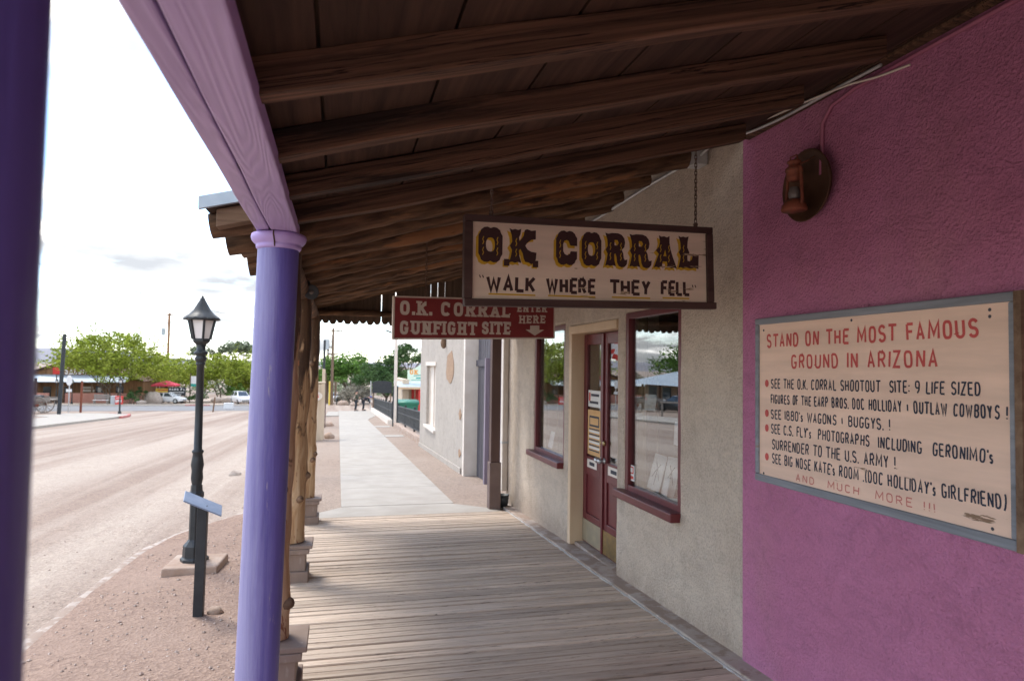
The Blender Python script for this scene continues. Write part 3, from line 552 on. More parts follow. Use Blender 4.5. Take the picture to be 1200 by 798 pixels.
bj = MB(); bj.box(-0.36, 2.24, -5, 9.04, -0.2, -0.06, lambda x, y: gz(y)); tag(bj.build('boardwalk_joists', M['deck']), kind='structure')
wk = MB(); wk.box(2.253, 2.42, -5, 9.75, -0.3, 0.012, lambda x, y: gz(y)+.006*nz((x, y*2, 0))); wk.box(2.42, 2.6, 5.55, 7.0, -.3, 0.01, lambda x, y: gz(y)); tag(wk.build('wall_kerb', M['curb'], bevel=0.01), kind='structure')
wk = MB(); wk.box(2.236, 2.2525, -5, 9.06, -0.1, 0.004, lambda x, y: gz(y)); tag(wk.build('kerb_edge_strip', M['conduit']), kind='structure')
# ------------------------------------------------------------------ the two shop fronts
def wall_with_holes(ys, zs, holes, x0, x1, botf=None):
    """solid wall slab between x0 and x1; holes = set of (j,k) cells left open"""
    mb = MB(); ny, nz_ = len(ys), len(zs); idx = {}
    def V(i, j, k):
        if (i, j, k) not in idx: idx[(i, j, k)] = len(mb.v); mb.v.append(Vector(((x0, x1)[i], ys[j], zs[k])))
        return idx[(i, j, k)]
    def F(*q): mb.f.append(list(q)); mb.mi.append(0); mb.sm.append(False)
    solid = lambda j, k: 0 <= j < ny-1 and 0 <= k < nz_-1 and (j, k) not in holes
    for j in range(ny-1):
        for k in range(nz_-1):
            if not solid(j, k): continue
            for i in (0, 1): F(V(i, j, k), V(i, j+1, k), V(i, j+1, k+1), V(i, j, k+1))
            if not solid(j-1, k): F(V(0, j, k), V(1, j, k), V(1, j, k+1), V(0, j, k+1))
            if not solid(j+1, k): F(V(0, j+1, k), V(1, j+1, k), V(1, j+1, k+1), V(0, j+1, k+1))
            if not solid(j, k-1): F(V(0, j, k), V(1, j, k), V(1, j+1, k), V(0, j+1, k))
            if not solid(j, k+1): F(V(0, j, k+1), V(1, j, k+1), V(1, j+1, k+1), V(0, j+1, k+1))
    return mb
pinkb = thing('pink_building', 'magenta stucco shopfront wall carrying the peach notice board and rusty lantern', 'building', (2.38, 0, 0))
mb = MB(); mb.box(2.376, 2.75, -6, 3.682, -0.6, 3.5); mb.build('wall', M['pink'], pinkb, bevel=0.012)
mb = MB(); mb.box(2.75, 7, -6, -5.7, -0.6, 3.5); mb.box(6.8, 7, -5.7, 3.68, -.6, 3.5); mb.build('back_wall', M['pink'], pinkb)
mb = MB(); mb.box(2.318, 2.374, -6, 3.60, 2.985, 3.13); mb.build('wall_plate', M['rafter'], pinkb, bevel=0.006)
mb = MB(); mb.tube([(2.365, -6, 2.965), (2.365, 1.2, 2.965), (2.365, 2.0, 2.962), (2.365, 2.72, 2.955), (2.365, 2.88, 2.93), (2.365, 2.95, 2.86), (2.365, 2.96, 2.6)], 0.011, 8); mb.build('conduit', M['pinkpipe'], pinkb)

okb = thing('cream_building', 'cream adobe shop with maroon double doors and two recessed maroon windows', 'building', (2.39, 5, 0))
ys = [3.684, 4.49, 5.47, 5.64, 6.92, 7.10, 8.28, 9.72]; zs = [-0.62, 0.565, 2.03, 2.075, 3.5]
holes = {(1, 1), (1, 2), (5, 1), (5, 2), (3, 0), (3, 1)}
mb = wall_with_holes(ys, zs, holes, 2.389, 2.72)
wo = mb.build('wall', M['cream'], okb, bevel=0.03, seg=3)
sb = wo.modifiers.new('sub', 'SUBSURF'); sb.subdivision_type = 'SIMPLE'; sb.levels = sb.render_levels = 4
tx = bpy.data.textures.new('adobe', 'CLOUDS'); tx.noise_scale = 0.45; dm = wo.modifiers.new('uneven', 'DISPLACE'); dm.texture = tx; dm.strength = 0.018; dm.texture_coords = 'GLOBAL'; dm.mid_level = .5
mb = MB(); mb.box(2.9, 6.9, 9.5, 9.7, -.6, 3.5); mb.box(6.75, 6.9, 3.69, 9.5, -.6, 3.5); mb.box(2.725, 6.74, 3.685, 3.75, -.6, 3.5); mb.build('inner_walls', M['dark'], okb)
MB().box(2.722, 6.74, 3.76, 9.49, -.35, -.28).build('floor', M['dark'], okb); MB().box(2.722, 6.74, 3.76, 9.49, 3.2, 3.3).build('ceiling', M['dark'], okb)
def window(y0, y1, z0, z1, opened):
    fr = MB(); a, b = 2.402, 2.462; t = .05
    fr.box(a, b, y0-.01, y0+t, z0, z1); fr.box(a, b, y1-t, y1+.01, z0, z1); fr.box(a+.002, b-.002, y0+t, y1-t, z0, z0+t); fr.box(a+.002, b-.002, y0+t, y1-t, z1-t, z1)
    f = fr.build('window', M['maroon'], okb, bevel=.004)
    s = MB(); s.box(2.312, 2.49, y0-.02, y1+.07, z0-.062, z0+.004); s.build('sill', M['maroon'], f, bevel=.008)
    g = MB(); g.box(2.436, 2.441, y0+t, y1-t, z0+t, z1-t); g.build('pane', M['glass'], f)
    cu = MB(); n = 12; vs = []
    for i in range(n+1):
        yy = y1-t-.0-.13*i/n; vs += [(2.50+.02*math.sin(i*1.7), yy, z0-.1), (2.50+.02*math.sin(i*1.7), yy, z1+.02)]
    cu.add(vs, [(2*i, 2*i+1, 2*i+3, 2*i+2) for i in range(n)], True); c = cu.build('curtain', M['curtain'], f); so_ = c.modifiers.new('t', 'SOLIDIFY'); so_.thickness = .004
    sh = MB(); sh.box(2.73, 3.15, y0-.1, y1+.1, z0-.05, z0-.02); sh.build('display_shelf', M['dark'], f)
    return f
window(4.49, 5.47, 0.565, 2.075, False); window(7.10, 8.28, 0.565, 2.075, False)
# door: tan casing, two maroon leaves
dc = MB(); X0, X1 = 2.383, 2.60; Z0 = -0.245
dc.box(X0, X1, 6.845, 6.925, Z0, 2.032); dc.box(2.45, X1, 5.635, 5.715, Z0, 1.95); dc.box(X0-.002, X1, 5.645, 6.925, 1.955, 2.036)
dfr = dc.build('door_frame', M['tan'], okb, bevel=.006)
dc = MB(); dc.box(2.345, 2.3825, 6.85, 7.0, Z0, 2.1); dc.box(2.345, 2.3825, 5.55, 5.70, Z0, 2.1)
mb = MB(); mb.box(2.44, 2.62, 5.7, 6.86, -0.27, -0.215); mb.build('door_sill', M['curb'], dfr, bevel=.006)
def leaf(y0, y1, kick, knob_y):
    b = MB(); x0, x1 = 2.525, 2.568; z0, z1 = -.205, 1.948; st = .085
    b.box(x0, x1, y0, y0+st, z0, z1); b.box(x0, x1, y1-st, y1, z0, z1)
    for za, zb in ((z0, .10), (.50, .69), (1.84, z1)): b.box(x0+.001, x1-.001, y0+st, y1-st, za, zb)
    b.box(x0+.016, x1-.012, y0+st, y1-st, .10, .50)
    d = b.build('door', M['maroon'], okb, bevel=.005)
    q = MB(); q.box(2.544, 2.55, y0+st, y1-st, .69, 1.84); q.build('pane', M['glass'], d)
    q = MB(); q.box(2.519, 2.523, y0+.012, y1-.012, -.19, .035); q.build('kick_plate', kick, d)
    q = MB(); q.lathe([(.0, 0), (.028, .0), (.028, .008), (.012, .012), (.012, .035), (.026, .045), (.028, .06), (.015, .075), (0, .077)], 14, (2.524, knob_y, .70), m=Matrix.Rotation(math.radians(-90), 3, 'Y')); q.build('door_knob', M['silver'], d)
    q = MB(); q.lathe([(.0, 0), (.026, .0), (.026, .01), (.018, .02), (0, .021)], 14, (2.524, knob_y, .87), m=Matrix.Rotation(math.radians(-90), 3, 'Y')); q.build('lock', M['brass'], d)
    q = MB(); q.box(2.5215, 2.5245, y0+.16, y1-.13, .58, .665); pl = q.build('door_plate', M['offwhite'], d)
    q = MB(); q.box(2.519, 2.521, y0+.22, y1-.2, .605, .64); q.build('plate_lettering', M['ink'], pl)
    return d
leaf(6.285, 6.842, M['kick'], 6.32); leaf(5.718, 6.278, M['brass'], 6.24)
mb = MB(); mb.box(2.508, 2.524, 6.262, 6.302, -.2, 1.945); mb.build('astragal', M['maroon'], okb, bevel=.004)
def bars(parts, name, mat, parent):
    b = MB()
    for x, y0, y1, z0, z1 in parts: b.box(x, x+.0012, y0, y1, z0, z1)
    return b.build(name, mat, parent)
# notices taped to the left door leaf
nt_ = tag(MB().box(2.539, 2.542, 6.40, 6.74, 1.20, 1.37).build('door_notice', M['paper']), 'white notice taped on the maroon door glass above the orange poster', 'notice')
bars([(2.5375, 6.44, 6.66, 1.31, 1.335), (2.5375, 6.46, 6.7, 1.235, 1.26)], 'notice_lettering', M['ink'], nt_); bars([(2.5375, 6.68, 6.72, 1.26, 1.345)], 'notice_emblem', M['redink'], nt_)
po = tag(MB().box(2.539, 2.542, 6.38, 6.75, .71, 1.17).build('door_poster', M['kraft']), 'orange poster of opening hours taped inside the maroon door below the white notice', 'poster')
bars([(2.5375, 6.43, 6.70, 1.0, 1.11)], 'poster_heading', M['ink'], po); bars([(2.536, 6.45, 6.68, 1.02, 1.09)], 'heading_ground', M['kraft'], po)
bars([(2.5375, 6.42, 6.71, z, z+.022) for z in (.94, .885, .83, .775)], 'poster_strips', M['paper'], po); bars([(2.5375, 6.42, 6.71, z, z+.014) for z in (.967, .912, .857, .802, .75)], 'poster_lettering', M['ink'], po)
st = tag(MB().box(2.4315, 2.4345, 5.35, 5.45, .65, .78).build('window_sticker', M['paper']), 'small red and white sticker low in the corner of the large right window', 'sticker')
bars([(2.4302, 5.365, 5.435, .71, .77), (2.4302, 5.365, 5.435, .665, .69)], 'sticker_panel', M['redink'], st); bars([(2.4290, 5.38, 5.42, .722, .76)], 'sticker_lettering', M['paper'], st)
def card(y, x, z, wd, ht, tilt, rz, mat, label, mark=True):
    t = thing('display_card', label, 'card', (x, y, z), 'cards standing in the shop window')
    R = Matrix.Rotation(rz, 3, 'Z') @ Matrix.Rotation(tilt, 3, 'Y')
    b = MB(); b.obox(Vector((x, y, z))+R @ Vector((0, 0, ht/2)), (.006, wd, ht), R); b.build('card_board', mat, t)
    if mark:
        b = MB(); c = Vector((x, y, z))
        for u0, v0, u1, v1 in ((-.3, .3, .0, .62), (.3, .35, .02, .6), (0, .15, 0, .6), (-.2, .75, -.02, .62), (.18, .78, .03, .63)): b.bar(c+R @ Vector((-.0045, u0*wd, v0*ht)), c+R @ Vector((-.0045, u1*wd, v1*ht)), .004, .004)
        b.build('card_drawing', M['ink'], t)
card(5.12, 2.49, .62, .26, .29, .25, -.1, M['paper'], 'tall card with a pencil drawing leaning in the large right window')
card(4.86, 2.485, .62, .14, .30, .25, .25, M['paper'], 'narrow tilted card standing right of the drawing card in the right window')
card(4.87, 2.465, .62, .13, .14, .2, -.2, M['white'], 'small plain white card at the bottom right of the large window', False)
card(4.70, 2.475, 1.03, .07, .17, .05, 0, M['white'], 'slim white card taped high near the right edge of the large window', False)
card(5.15, 2.475, 1.26, .17, .13, .08, .1, M['paper'], 'square white card hung in the middle of the large right window', False)
card(8.0, 2.52, .62, .16, .2, .2, 0, M['white'], 'white card standing in the left window beside the door', False)
# electric conduit and box above the OK sign
cd = thing('electric_conduit', 'grey conduit with a junction box strapped under the porch roof along the cream wall', 'conduit', (2.36, 6, 3.0))
mb = MB(); mb.tube([(2.35, 9.2, 3.0), (2.35, 6.0, 3.02), (2.35, 4.9, 3.05), (2.345, 4.2, 3.05)], .013, 8); mb.build('pipe', M['conduit'], cd)
mb = MB(); mb.box(2.29, 2.385, 4.1, 4.22, 2.98, 3.08); mb.build('junction_box', M['conduit'], cd, bevel=.006)
mb = MB(); mb.tube([(2.33, 4.09, 3.04), (2.31, 3.95, 3.05), (2.29, 3.72, 3.03)], .01, 8); mb.build('short_pipe', M['conduit'], cd)
cb = thing('white_cables', 'two loose white cables drooping under the rafters along the top of the pink wall', 'cable', (2.32, 3, 3.0))
mb = MB(); mb.tube(smooth([(2.29, 3.72, 3.03), (2.28, 3.5, 2.985), (2.28, 3.3, 2.965), (2.29, 3.1, 2.96), (2.31, 2.74, 2.97), (2.31, 2.5, 2.965)], 5), .008, 6); mb.build('cable', M['conduit'], cb)
mb = MB(); mb.tube(smooth([(2.25, 3.68, 3.02), (2.26, 3.45, 3.01), (2.27, 3.2, 2.985), (2.29, 2.95, 2.975), (2.31, 2.70, 2.955), (2.345, 2.56, 2.94), (2.368, 2.40, 2.93)], 5), .0055, 6); mb.build('cable', M['offwhite'], cb)
# far grey adobe with gate, past the cream shop
gb = thing('grey_adobe_building', 'plain grey adobe building beyond the porch with a boarded cream window', 'building', (2.4, 16, -.6))
ys = [13.2, 17.3, 19.15, 20.6]; zs = [-1.1, -0.03, 1.6, 3.6]
mb = wall_with_holes(ys, zs, {(1, 1)}, 2.393, 2.75); mb.build('wall', M['grey'], gb, bevel=.02)
mb = MB(); mb.box(2.75, 8, 20.25, 20.6, -1.1, 3.6); mb.box(2.75, 8, 13.2, 13.5, -1.1, 3.6); mb.box(7.7, 8, 13.5, 20.25, -1.1, 3.6); mb.box(2.76, 7.69, 13.51, 20.24, 3.4, 3.5); mb.build('rear_walls', M['grey'], gb)
mb = MB(); mb.box(2.36, 2.391, 13.4, 20.58, -.12, .1, lambda x, y: gz(y)); mb.build('plinth', M['grey'], gb, bevel=.01)
mb = MB(); mb.box(2.5, 2.56, 17.3, 19.15, -.03, 1.6); wf = mb.build('window', M['offwhite'], gb)
[MB().box(2.47, 2.499, y, y+.06, -.03, 1.6).build('mullion', M['offwhite'], wf) for y in (17.32, 18.2, 19.07)]
mb = MB(); mb.box(2.33, 2.49, 17.2, 19.25, -.1, -.028); mb.build('sill', M['offwhite'], wf, bevel=.01); mb = MB(); mb.box(2.37, 2.4, 17.2, 19.25, 1.6, 1.7); mb.build('lintel', M['offwhite'], wf)
mb = MB(); mb.box(2.37, 2.76, 13.05, 13.199, -1.0, 3.2); mb.build('corner_trim', M['offwhite'], gb, bevel=.006)
def blob(y, z, ry, rz, name, mat, d=.012):
    b = MB(); n = 18; ps = [(y+ry*math.cos(i*6.283/n)*(1+.6*nz((i*.9, y, z))), z+rz*math.sin(i*6.283/n)*(1+.6*nz((i*.8, z, y)))) for i in range(n)]
    b.prism(ps, lambda u, v, dd: (2.393-dd, u, v), 0.001, d); b.build(name, mat, gb)
blob(15.0, 1.55, .5, .34, 'bare_brick_patch', M['brick']); blob(13.6, .62, .13, .09, 'bare_brick_patch', M['brick']); blob(13.6, -.15, .13, .08, 'bare_brick_patch', M['brick'])
mb = MB(); mb.lathe([(.02, 0), (.06, .05), (.07, .15), (.045, .22), (.07, .3), (.02, .34)], 8, (2.34, 15.7, 2.0)); mb.build('carved_bracket', M['tail'], gb)
gt = thing('plank_gate', 'dark grey and mauve plank gate standing in the gap between the adobe buildings', 'gate', (2.5, 11.5, -.45))
mb = MB(); [mb.box(2.62, 2.66, 11.93+i*.215, 12.13+i*.215, -.5, 2.25) for i in range(5)]; mb.box(2.585, 2.619, 11.95, 13.03, 1.6, 1.72); mb.build('gate_leaf', M['gateD'], gt, bevel=.005)
mb = MB(); [mb.box(2.70, 2.735, 9.80+i*.212, 10.0+i*.212, -.45, 2.1+.12*math.sin(i*.5)) for i in range(10)]; mb.box(2.667, 2.699, 9.82, 11.9, 1.1, 1.2); mb.build('gate_leaf', M['gateP'], gt, bevel=.005)
mb = MB(); mb.box(2.52, 2.60, 11.82, 11.92, -.5, 1.75); mb.build('gate_post', M['gateP'], gt, bevel=.006); mb = MB(); mb.box(2.86, 2.96, 11.8, 11.9, -.5, 2.8); mb.build('rear_post', M['gateD'], gt)
mb = MB(); mb.box(2.95, 3.1, 9.75, 13.15, -.6, 3.3); tag(mb.build('yard_wall', M['grey']), 'plain grey yard wall closing the gap behind the plank gate', 'wall')
ds = thing('downspout', 'white downspout on the far corner of the cream shop above a small grey bucket', 'pipe', (2.37, 9.6, -.3))
mb = MB(); mb.box(2.30, 2.385, 9.58, 9.70, -.18, 2.9); mb.build('pipe', M['offwhite'], ds, bevel=.012)
mb = MB(); mb.box(2.295, 2.388, 9.57, 9.71, .5, .53); mb.build('strap', M['conduit'], ds)
tag(MB().lathe([(.05, 0), (.075, 0), (.095, .17), (.085, .17), (.068, .03), (.0, .025)], 16, (2.26, 9.36, gz(9.36)), ).build('grey_bucket', M['blackp']), 'small dark bucket on the concrete below the white downspout', 'bucket')
# ------------------------------------------------------------------ near porch roof (sawn rafters, purple beam)
def rz_(x): return 2.24+0.265*(x+0.2)                 # underside of the rafters
pr = thing('porch_roof', 'near porch roof of dark sawn rafters and boards on a purple painted beam', 'porch roof', (1, 0, 2.3))
ang = math.atan(.265)
def sloped(mb, x0, x1, y0, y1, lo, hi, m=9, wob=0.0, zfun=rz_):
    vs = []
    for i in range(m):
        x = x0+(x1-x0)*i/(m-1); z = zfun(x); a, b, c = (wob*nz((x*1.7, y0*5, k)) for k in (1, 2, 3))
        vs += [(x, y0+a, z+lo+b), (x, y1+a, z+lo+b), (x, y1+a, z+hi+c), (x, y0+a, z+hi+c)]
    fs = [(4*i+j, 4*i+(j+1) % 4, 4*i+4+(j+1) % 4, 4*i+4+j) for i in range(m-1) for j in range(4)]+[(3, 2, 1, 0), tuple(4*(m-1)+j for j in range(4))]
    return mb.add(vs, fs)
for k in range(-8, 4):
    y = 1.73+0.515*k
    mb = MB(); sloped(mb, -0.314, 2.10+.03*math.sin(k*5), y-.034, y+.034, 0, .092, 19, .013); mb.build('rafter', M['rafter'], pr, bevel=.004)
mb = MB(); x = -0.40
while x < 2.37:
    x1 = min(x+.335, 2.374); sloped(mb, x+.005, x1-.005, -2.6, 3.52, .093, .115, 2); x = x1
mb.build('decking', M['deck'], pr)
mb = MB(); sloped(mb, -0.42, 2.376, -2.62, 3.54, .12, .15, 2); mb.build('roof_light_block', M['deck'], pr)  # unseen solid sheet above the boards, added to block light
pbm = MB(); m = 30
def beam(x0, x1, z0, z1, amp):
    vs = []
    for i in range(m+1):
        y = -2.6+6.02*i/m; a = amp*nz((y*1.3, x0*9, 1)); c = amp*nz((y*1.3, 4.2, 1))
        vs += [(x0+a, y, z0+c*.6), (x1+a*.5, y, z0+c*.6), (x1+a*.5, y, z1), (x0+a, y, z1)]
    return MB().add(vs, [(4*i+j, 4*i+(j+1) % 4, 4*i+4+(j+1) % 4, 4*i+4+j) for i in range(m) for j in range(4)]+[(3, 2, 1, 0), tuple(4*m+j for j in range(4))])
bm_ = beam(-.312, -.198, 2.2, 2.262, .006).build('beam', M['beam'], pr, bevel=.006)
beam(-.377, -.318, 2.202, 2.40, .006).build('fascia_board', M['beam'], pr, bevel=.006)
# purple columns
def column(name, label, x, y, lean):
    t = thing('purple_column', label, 'column', (x, y, gz(y)-.3), 'purple porch columns'); z0 = gz(y)-.3; n = 22
    pts = [(x+lean*(z-2.2), y, z) for z in [z0+(2.15-z0)*i/n for i in range(n+1)]]
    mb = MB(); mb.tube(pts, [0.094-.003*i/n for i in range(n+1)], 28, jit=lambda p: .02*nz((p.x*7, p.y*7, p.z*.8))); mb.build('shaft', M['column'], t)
    mb = MB(); mb.lathe([(.0, 2.125), (.094, 2.125), (.1, 2.132), (.102, 2.142), (.099, 2.147), (.108, 2.152), (.12, 2.166), (.124, 2.18), (.121, 2.194), (.11, 2.199), (0, 2.1995)], 28, (x, y, 0)); mb.build('capital', M['capital'], t)
    mb = MB(); mb.tube([(x-.01, y-.096, 2.13), (x-.01, y-.106, 2.15), (x-.012, y-.122, 2.168), (x-.014, y-.124, 2.182), (x-.014, y-.116, 2.197)], .0035, 5); mb.build('capital_split', M['crack'], t)
    return t
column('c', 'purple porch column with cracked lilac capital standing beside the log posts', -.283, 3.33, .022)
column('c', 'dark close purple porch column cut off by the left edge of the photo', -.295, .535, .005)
# ------------------------------------------------------------------ far porch roof of logs
lr = thing('log_porch_roof', 'far porch roof of barked log rafters ending in a scalloped board gable', 'porch roof', (1, 6.5, 2.4))
def lz(x): return 2.365+0.262*(x+0.33)                # log axis
for i in range(12):
    y = 3.72+0.5*i; r = rnd.uniform(.060, .076); mb = MB(); k = 26; sd_ = rnd.uniform(0, 50)
    pts = [(-.60+rnd.uniform(-.05, .02)+3.1*j/k, y+.014*nz((j*.2, sd_, 0)), lz(-.60+3.1*j/k)+.012*nz((j*.2, sd_, 7))+rnd.uniform(0, .0001)) for j in range(k+1)]
    pts = [p for p in pts if p[0] < 2.375]
    mb.tube(pts, [r*(1+.0*j) for j in range(len(pts))], 12, jit=lambda p: .09*nz((p.x*2.6, p.y*9, (p.z-.262*p.x)*9))+.05*nz((p.x*9, p.y*40, (p.z-.262*p.x)*40))); mb.build('rafter_log', M['bark'], lr)
mb = MB(); x = -0.64
while x < 2.37:
    x1 = min(x+.15, 2.374); sloped(mb, x+.002, x1-.002, 3.55, 9.42, .062, .082, 2, zfun=lz); x = x1
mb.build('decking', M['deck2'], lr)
mb = MB(); sloped(mb, -0.66, 2.376, 3.546, 9.44, .085, .115, 2, zfun=lz); mb.build('roof_light_block', M['deck2'], lr)  # same added sheet over the log porch, stops light between boards
mb = MB(); sloped(mb, -0.67, -.0, 3.515, 3.543, .06, .12, 2, zfun=lz); mb.build('edge_flashing', M['flash'], lr)
for i in range(7): mb = MB(); y = 3.64+.9*i; sloped(mb, -.60, -.38, y-.06, y+.06, -.03, .058, 4, .006, lz); mb.build('rafter_tail', M['tail'], lr, bevel=.005)
mb = MB(); pts = [(-.335+.012*nz((j*.4, 0, 0)), 3.45+5.85*j/30, 2.235+.015*nz((j*.4, 3, 0))) for j in range(31)]
mb.tube(pts, .078, 14, jit=lambda p: .12*nz((p.x*9, p.y*6, p.z*9))); mb.build('plate_log', M['bark'], lr)
mb = MB(); pts = [(-.5+2.85*j/16, 9.22, 2.275+.008*nz((j*.5, 6, 0))) for j in range(17)]; mb.tube(pts, .04, 10, jit=lambda p: .15*nz((p.x*6, p.y*9, p.z*9))); mb.build('tie_log', M['bark'], lr)
x = -.62; i = 0
while x < 2.34:                                        # vertical gable boards with dog-eared feet
    wd = rnd.uniform(.088, .105); g = rnd.choice((-.004, -.004, -.004, -.003, -.004, .007, .012)) if x > .1 else -.003; a, b = x, x+wd-g; zb = 2.135+.01*math.sin(i*2.3); zt = lambda q: lz(q)+.05; c = (b-a)*.32
    poly = [(a, zt(a)), (a, zb+.045), (a+c*.5, zb+.012), (a+c, zb), (b-c, zb), (b-c*.5, zb+.012), (b, zb+.045), (b, zt(b))]
    MB().prism(poly, lambda u, v, d: (u, d, v), 9.27+.004*(i % 2), 9.29+.004*(i % 2)).build('gable_board', M['gable'], lr); x += wd; i += 1
# log posts on boxed pedestals
def logpost(y, x, r, label, double, seed):
    zb = gz(y)-.004; t = thing('log_post', label, 'porch post', (x, y, zb), 'peeled log porch posts')
    X = x+.0; mb = MB(); mb.box(X-.085, X+.125, y-.165, y+.165, zb, zb+.10); mb.build('pedestal_base', M['ped'], t, bevel=.006)
    mb = MB(); mb.box(X-.075, X+.10, y-.14, y+.14, zb+.10, zb+.245); mb.build('pedestal_box', M['ped'], t, bevel=.005)
    mb = MB(); mb.box(X-.088, X+.13, y-.168, y+.168, zb+.245, zb+.285); mb.box(X-.086, X+.155, y-.16, y+.155, zb+.2855, zb+.315); mb.build('pedestal_cap', M['ped'], t, bevel=.005)
    z0, z1 = zb+.315, 2.19; n = 34; rr_ = random.Random(seed)
    pts = [(x-.02+.022*nz((i*.22, seed, 0))-.012*math.cos(i*.1), y+.02*nz((i*.22, seed, 5)), z0+(z1-z0)*i/n) for i in range(n+1)]
    kn = [(rr_.uniform(.08, .92), rr_.uniform(3.4, 6.2)) for _ in range(6)]
    def jit(p):
        v = .10*nz((p.x*10, p.y*10, p.z*1.4))+.06*nz((p.x*24, p.y*24, p.z*5)); th = math.atan2(p.y-y, p.x-x)
        for kz, ka in kn:
            dz = (p.z-(z0+kz*(z1-z0)))/.05; da = ((th-ka+math.pi) % (2*math.pi)-math.pi)/.42; v += .22*math.exp(-dz*dz-da*da)
        return v
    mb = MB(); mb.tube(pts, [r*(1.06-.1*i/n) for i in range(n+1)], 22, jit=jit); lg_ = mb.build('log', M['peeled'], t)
    for kz, ka in kn[:4]:
        p = Vector(pts[int(kz*n)]); d = Vector((math.cos(ka), math.sin(ka), 0)); mb = MB(); a = p+d*r*.95; mb.tube([a, a+d*.035+Vector((0, 0, .012)), a+d*.045+Vector((0, 0, .016))], [.034, .027, .012], 9); mb.build('knot_stub', M['tail'], lg_)
    if double:
        pts = [(x+.07+.015*nz((i*.2, seed+9, 0)), y+.13, z0+.0+(z1-z0)*(i/n)) for i in range(n+1)]
        mb = MB(); mb.tube(pts, [r*.6]*(n+1), 14, jit=lambda p: .1*nz((p.x*12, p.y*12, p.z*2))); mb.build('strapped_log', M['peeled'], t)
logpost(3.83, -.278, .08, 'nearest log post, mostly hidden behind the purple column', False, 3)
logpost(6.20, -.335, .108, 'thick knotty peeled log post with its black top, second along the boardwalk', False, 8)
logpost(8.78, -.32, .098, 'last log post at the boardwalk end beside the concrete pavement', False, 21)
dp = thing('porch_post', 'dark brown square porch post beside the white downspout at the end of the boardwalk', 'post', (2.12, 9.3, gz(9.3)))
mb = MB(); mb.box(2.06, 2.19, 9.24, 9.37, .28, 2.62); mb.build('shaft', M['darkpost'], dp, bevel=.006); mb = MB(); mb.box(2.045, 2.205, 9.225, 9.385, gz(9.3)-.01, .28); mb.build('plinth', M['taupepost'], dp, bevel=.006)
fl = thing('flood_light', 'small black flood lamp fixed under the log rafters beside the post tops', 'lamp', (-.24, 6.0, 2.21))
mb = MB(); mb.tube([(-.27, 6.05, 2.3), (-.25, 6.02, 2.24), (-.235, 5.99, 2.22)], .014, 6); mb.build('bracket', M['blackp'], fl)
Rm = Matrix.Rotation(math.radians(100), 3, 'X'); mb = MB(); mb.lathe([(.0, -.05), (.035, -.05), (.05, 0), (.062, .07), (.056, .07), (.0, .06)], 16, (-.235, 5.98, 2.21), m=Rm); mb.build('housing', M['blackp'], fl)
mb = MB(); mb.ball((-.235, 5.925, 2.2), .022); mb.build('bulb', M['bulb'], fl)
# ------------------------------------------------------------------ hanging sign O.K. CORRAL
os_ = thing('hanging_sign', 'cream hanging sign with big brown yellow-shadowed letters above the window', 'sign', (1.4, 3.65, 2.19), 'signs hung from the porch roof')
def sy(x, top): return (2.427+.014*(x-.65)) if top else (1.927+.022*(x-.65))
def rail(p, q, wd, ht, name='frame'): mb = MB(); mb.bar(p, q, wd, ht, (0, 0, 1)); return mb
mb = MB(); y0, y1 = 3.64, 3.70
def quadprism(mb, pts, y0, y1): return mb.prism(pts, lambda u, v, d: (u, d, v), y0, y1)
fw = .036
mb = MB(); quadprism(mb, [(.645, sy(.645, 1)-fw), (2.148, sy(2.148, 1)-fw), (2.148, sy(2.148, 1)), (.645, sy(.645, 1))], 3.632, 3.70); mb.build('frame_rail', M['signframe'], os_, bevel=.004)
mb = MB(); quadprism(mb, [(.652, sy(.652, 0)), (2.175, sy(2.175, 0)), (2.175, sy(2.175, 0)+fw+.004), (.652, sy(.652, 0)+fw+.004)], 3.632, 3.70); mb.build('frame_rail', M['signframe'], os_, bevel=.004)
mb = MB(); quadprism(mb, [(.648, sy(.65, 0)+fw+.005), (.695, sy(.69, 0)+fw+.005), (.692, sy(.69, 1)-fw-.001), (.645, sy(.65, 1)-fw-.001)], 3.634, 3.698); mb.build('frame_stile', M['signframe'], os_, bevel=.004)
mb = MB(); quadprism(mb, [(2.118, sy(2.12, 0)+fw+.005), (2.162, sy(2.16, 0)+fw+.005), (2.15, sy(2.15, 1)-fw-.001), (2.108, sy(2.11, 1)-fw-.001)], 3.634, 3.698); mb.build('frame_stile', M['signframe'], os_, bevel=.004)
mb = MB(); quadprism(mb, [(.68, sy(.68, 0)+.02), (2.13, sy(2.13, 0)+.02), (2.13, sy(2.13, 1)-.02), (.68, sy(.68, 1)-.02)], 3.652, 3.68); mb.build('board', M['signboard'], os_)
W = {}
W['O'] = ([(.36, .965), (.27, 1), (.17, .985), (.08, .92), (.045, .83), (0, .76), (0, .24), (.045, .17), (.08, .07), (.17, .01), (.27, 0), (.36, .04), (.45, 0), (.55, .01), (.64, .07), (.675, .17), (.72, .24), (.72, .76), (.675, .83), (.64, .92), (.55, .985), (.45, 1)], [(.36+.135*math.copysign(abs(math.cos(a))**.7, math.cos(a)), .5+.2*math.sin(a)) for a in [i*math.pi/8 for i in range(16)]])
W['C'] = ([(.36, .965), (.27, 1), (.17, .985), (.08, .92), (.045, .83), (0, .76), (0, .24), (.045, .17), (.08, .07), (.17, .01), (.27, 0), (.36, .04), (.45, 0), (.55, .01), (.64, .07), (.675, .15), (.72, .2), (.72, .41), (.5, .41), (.47, .33), (.38, .29), (.30, .32), (.25, .4), (.24, .6), (.28, .7), (.36, .73), (.43, .7), (.47, .6), (.5, .57), (.72, .57), (.72, .8), (.675, .85), (.64, .92), (.55, .985), (.45, 1)], None)
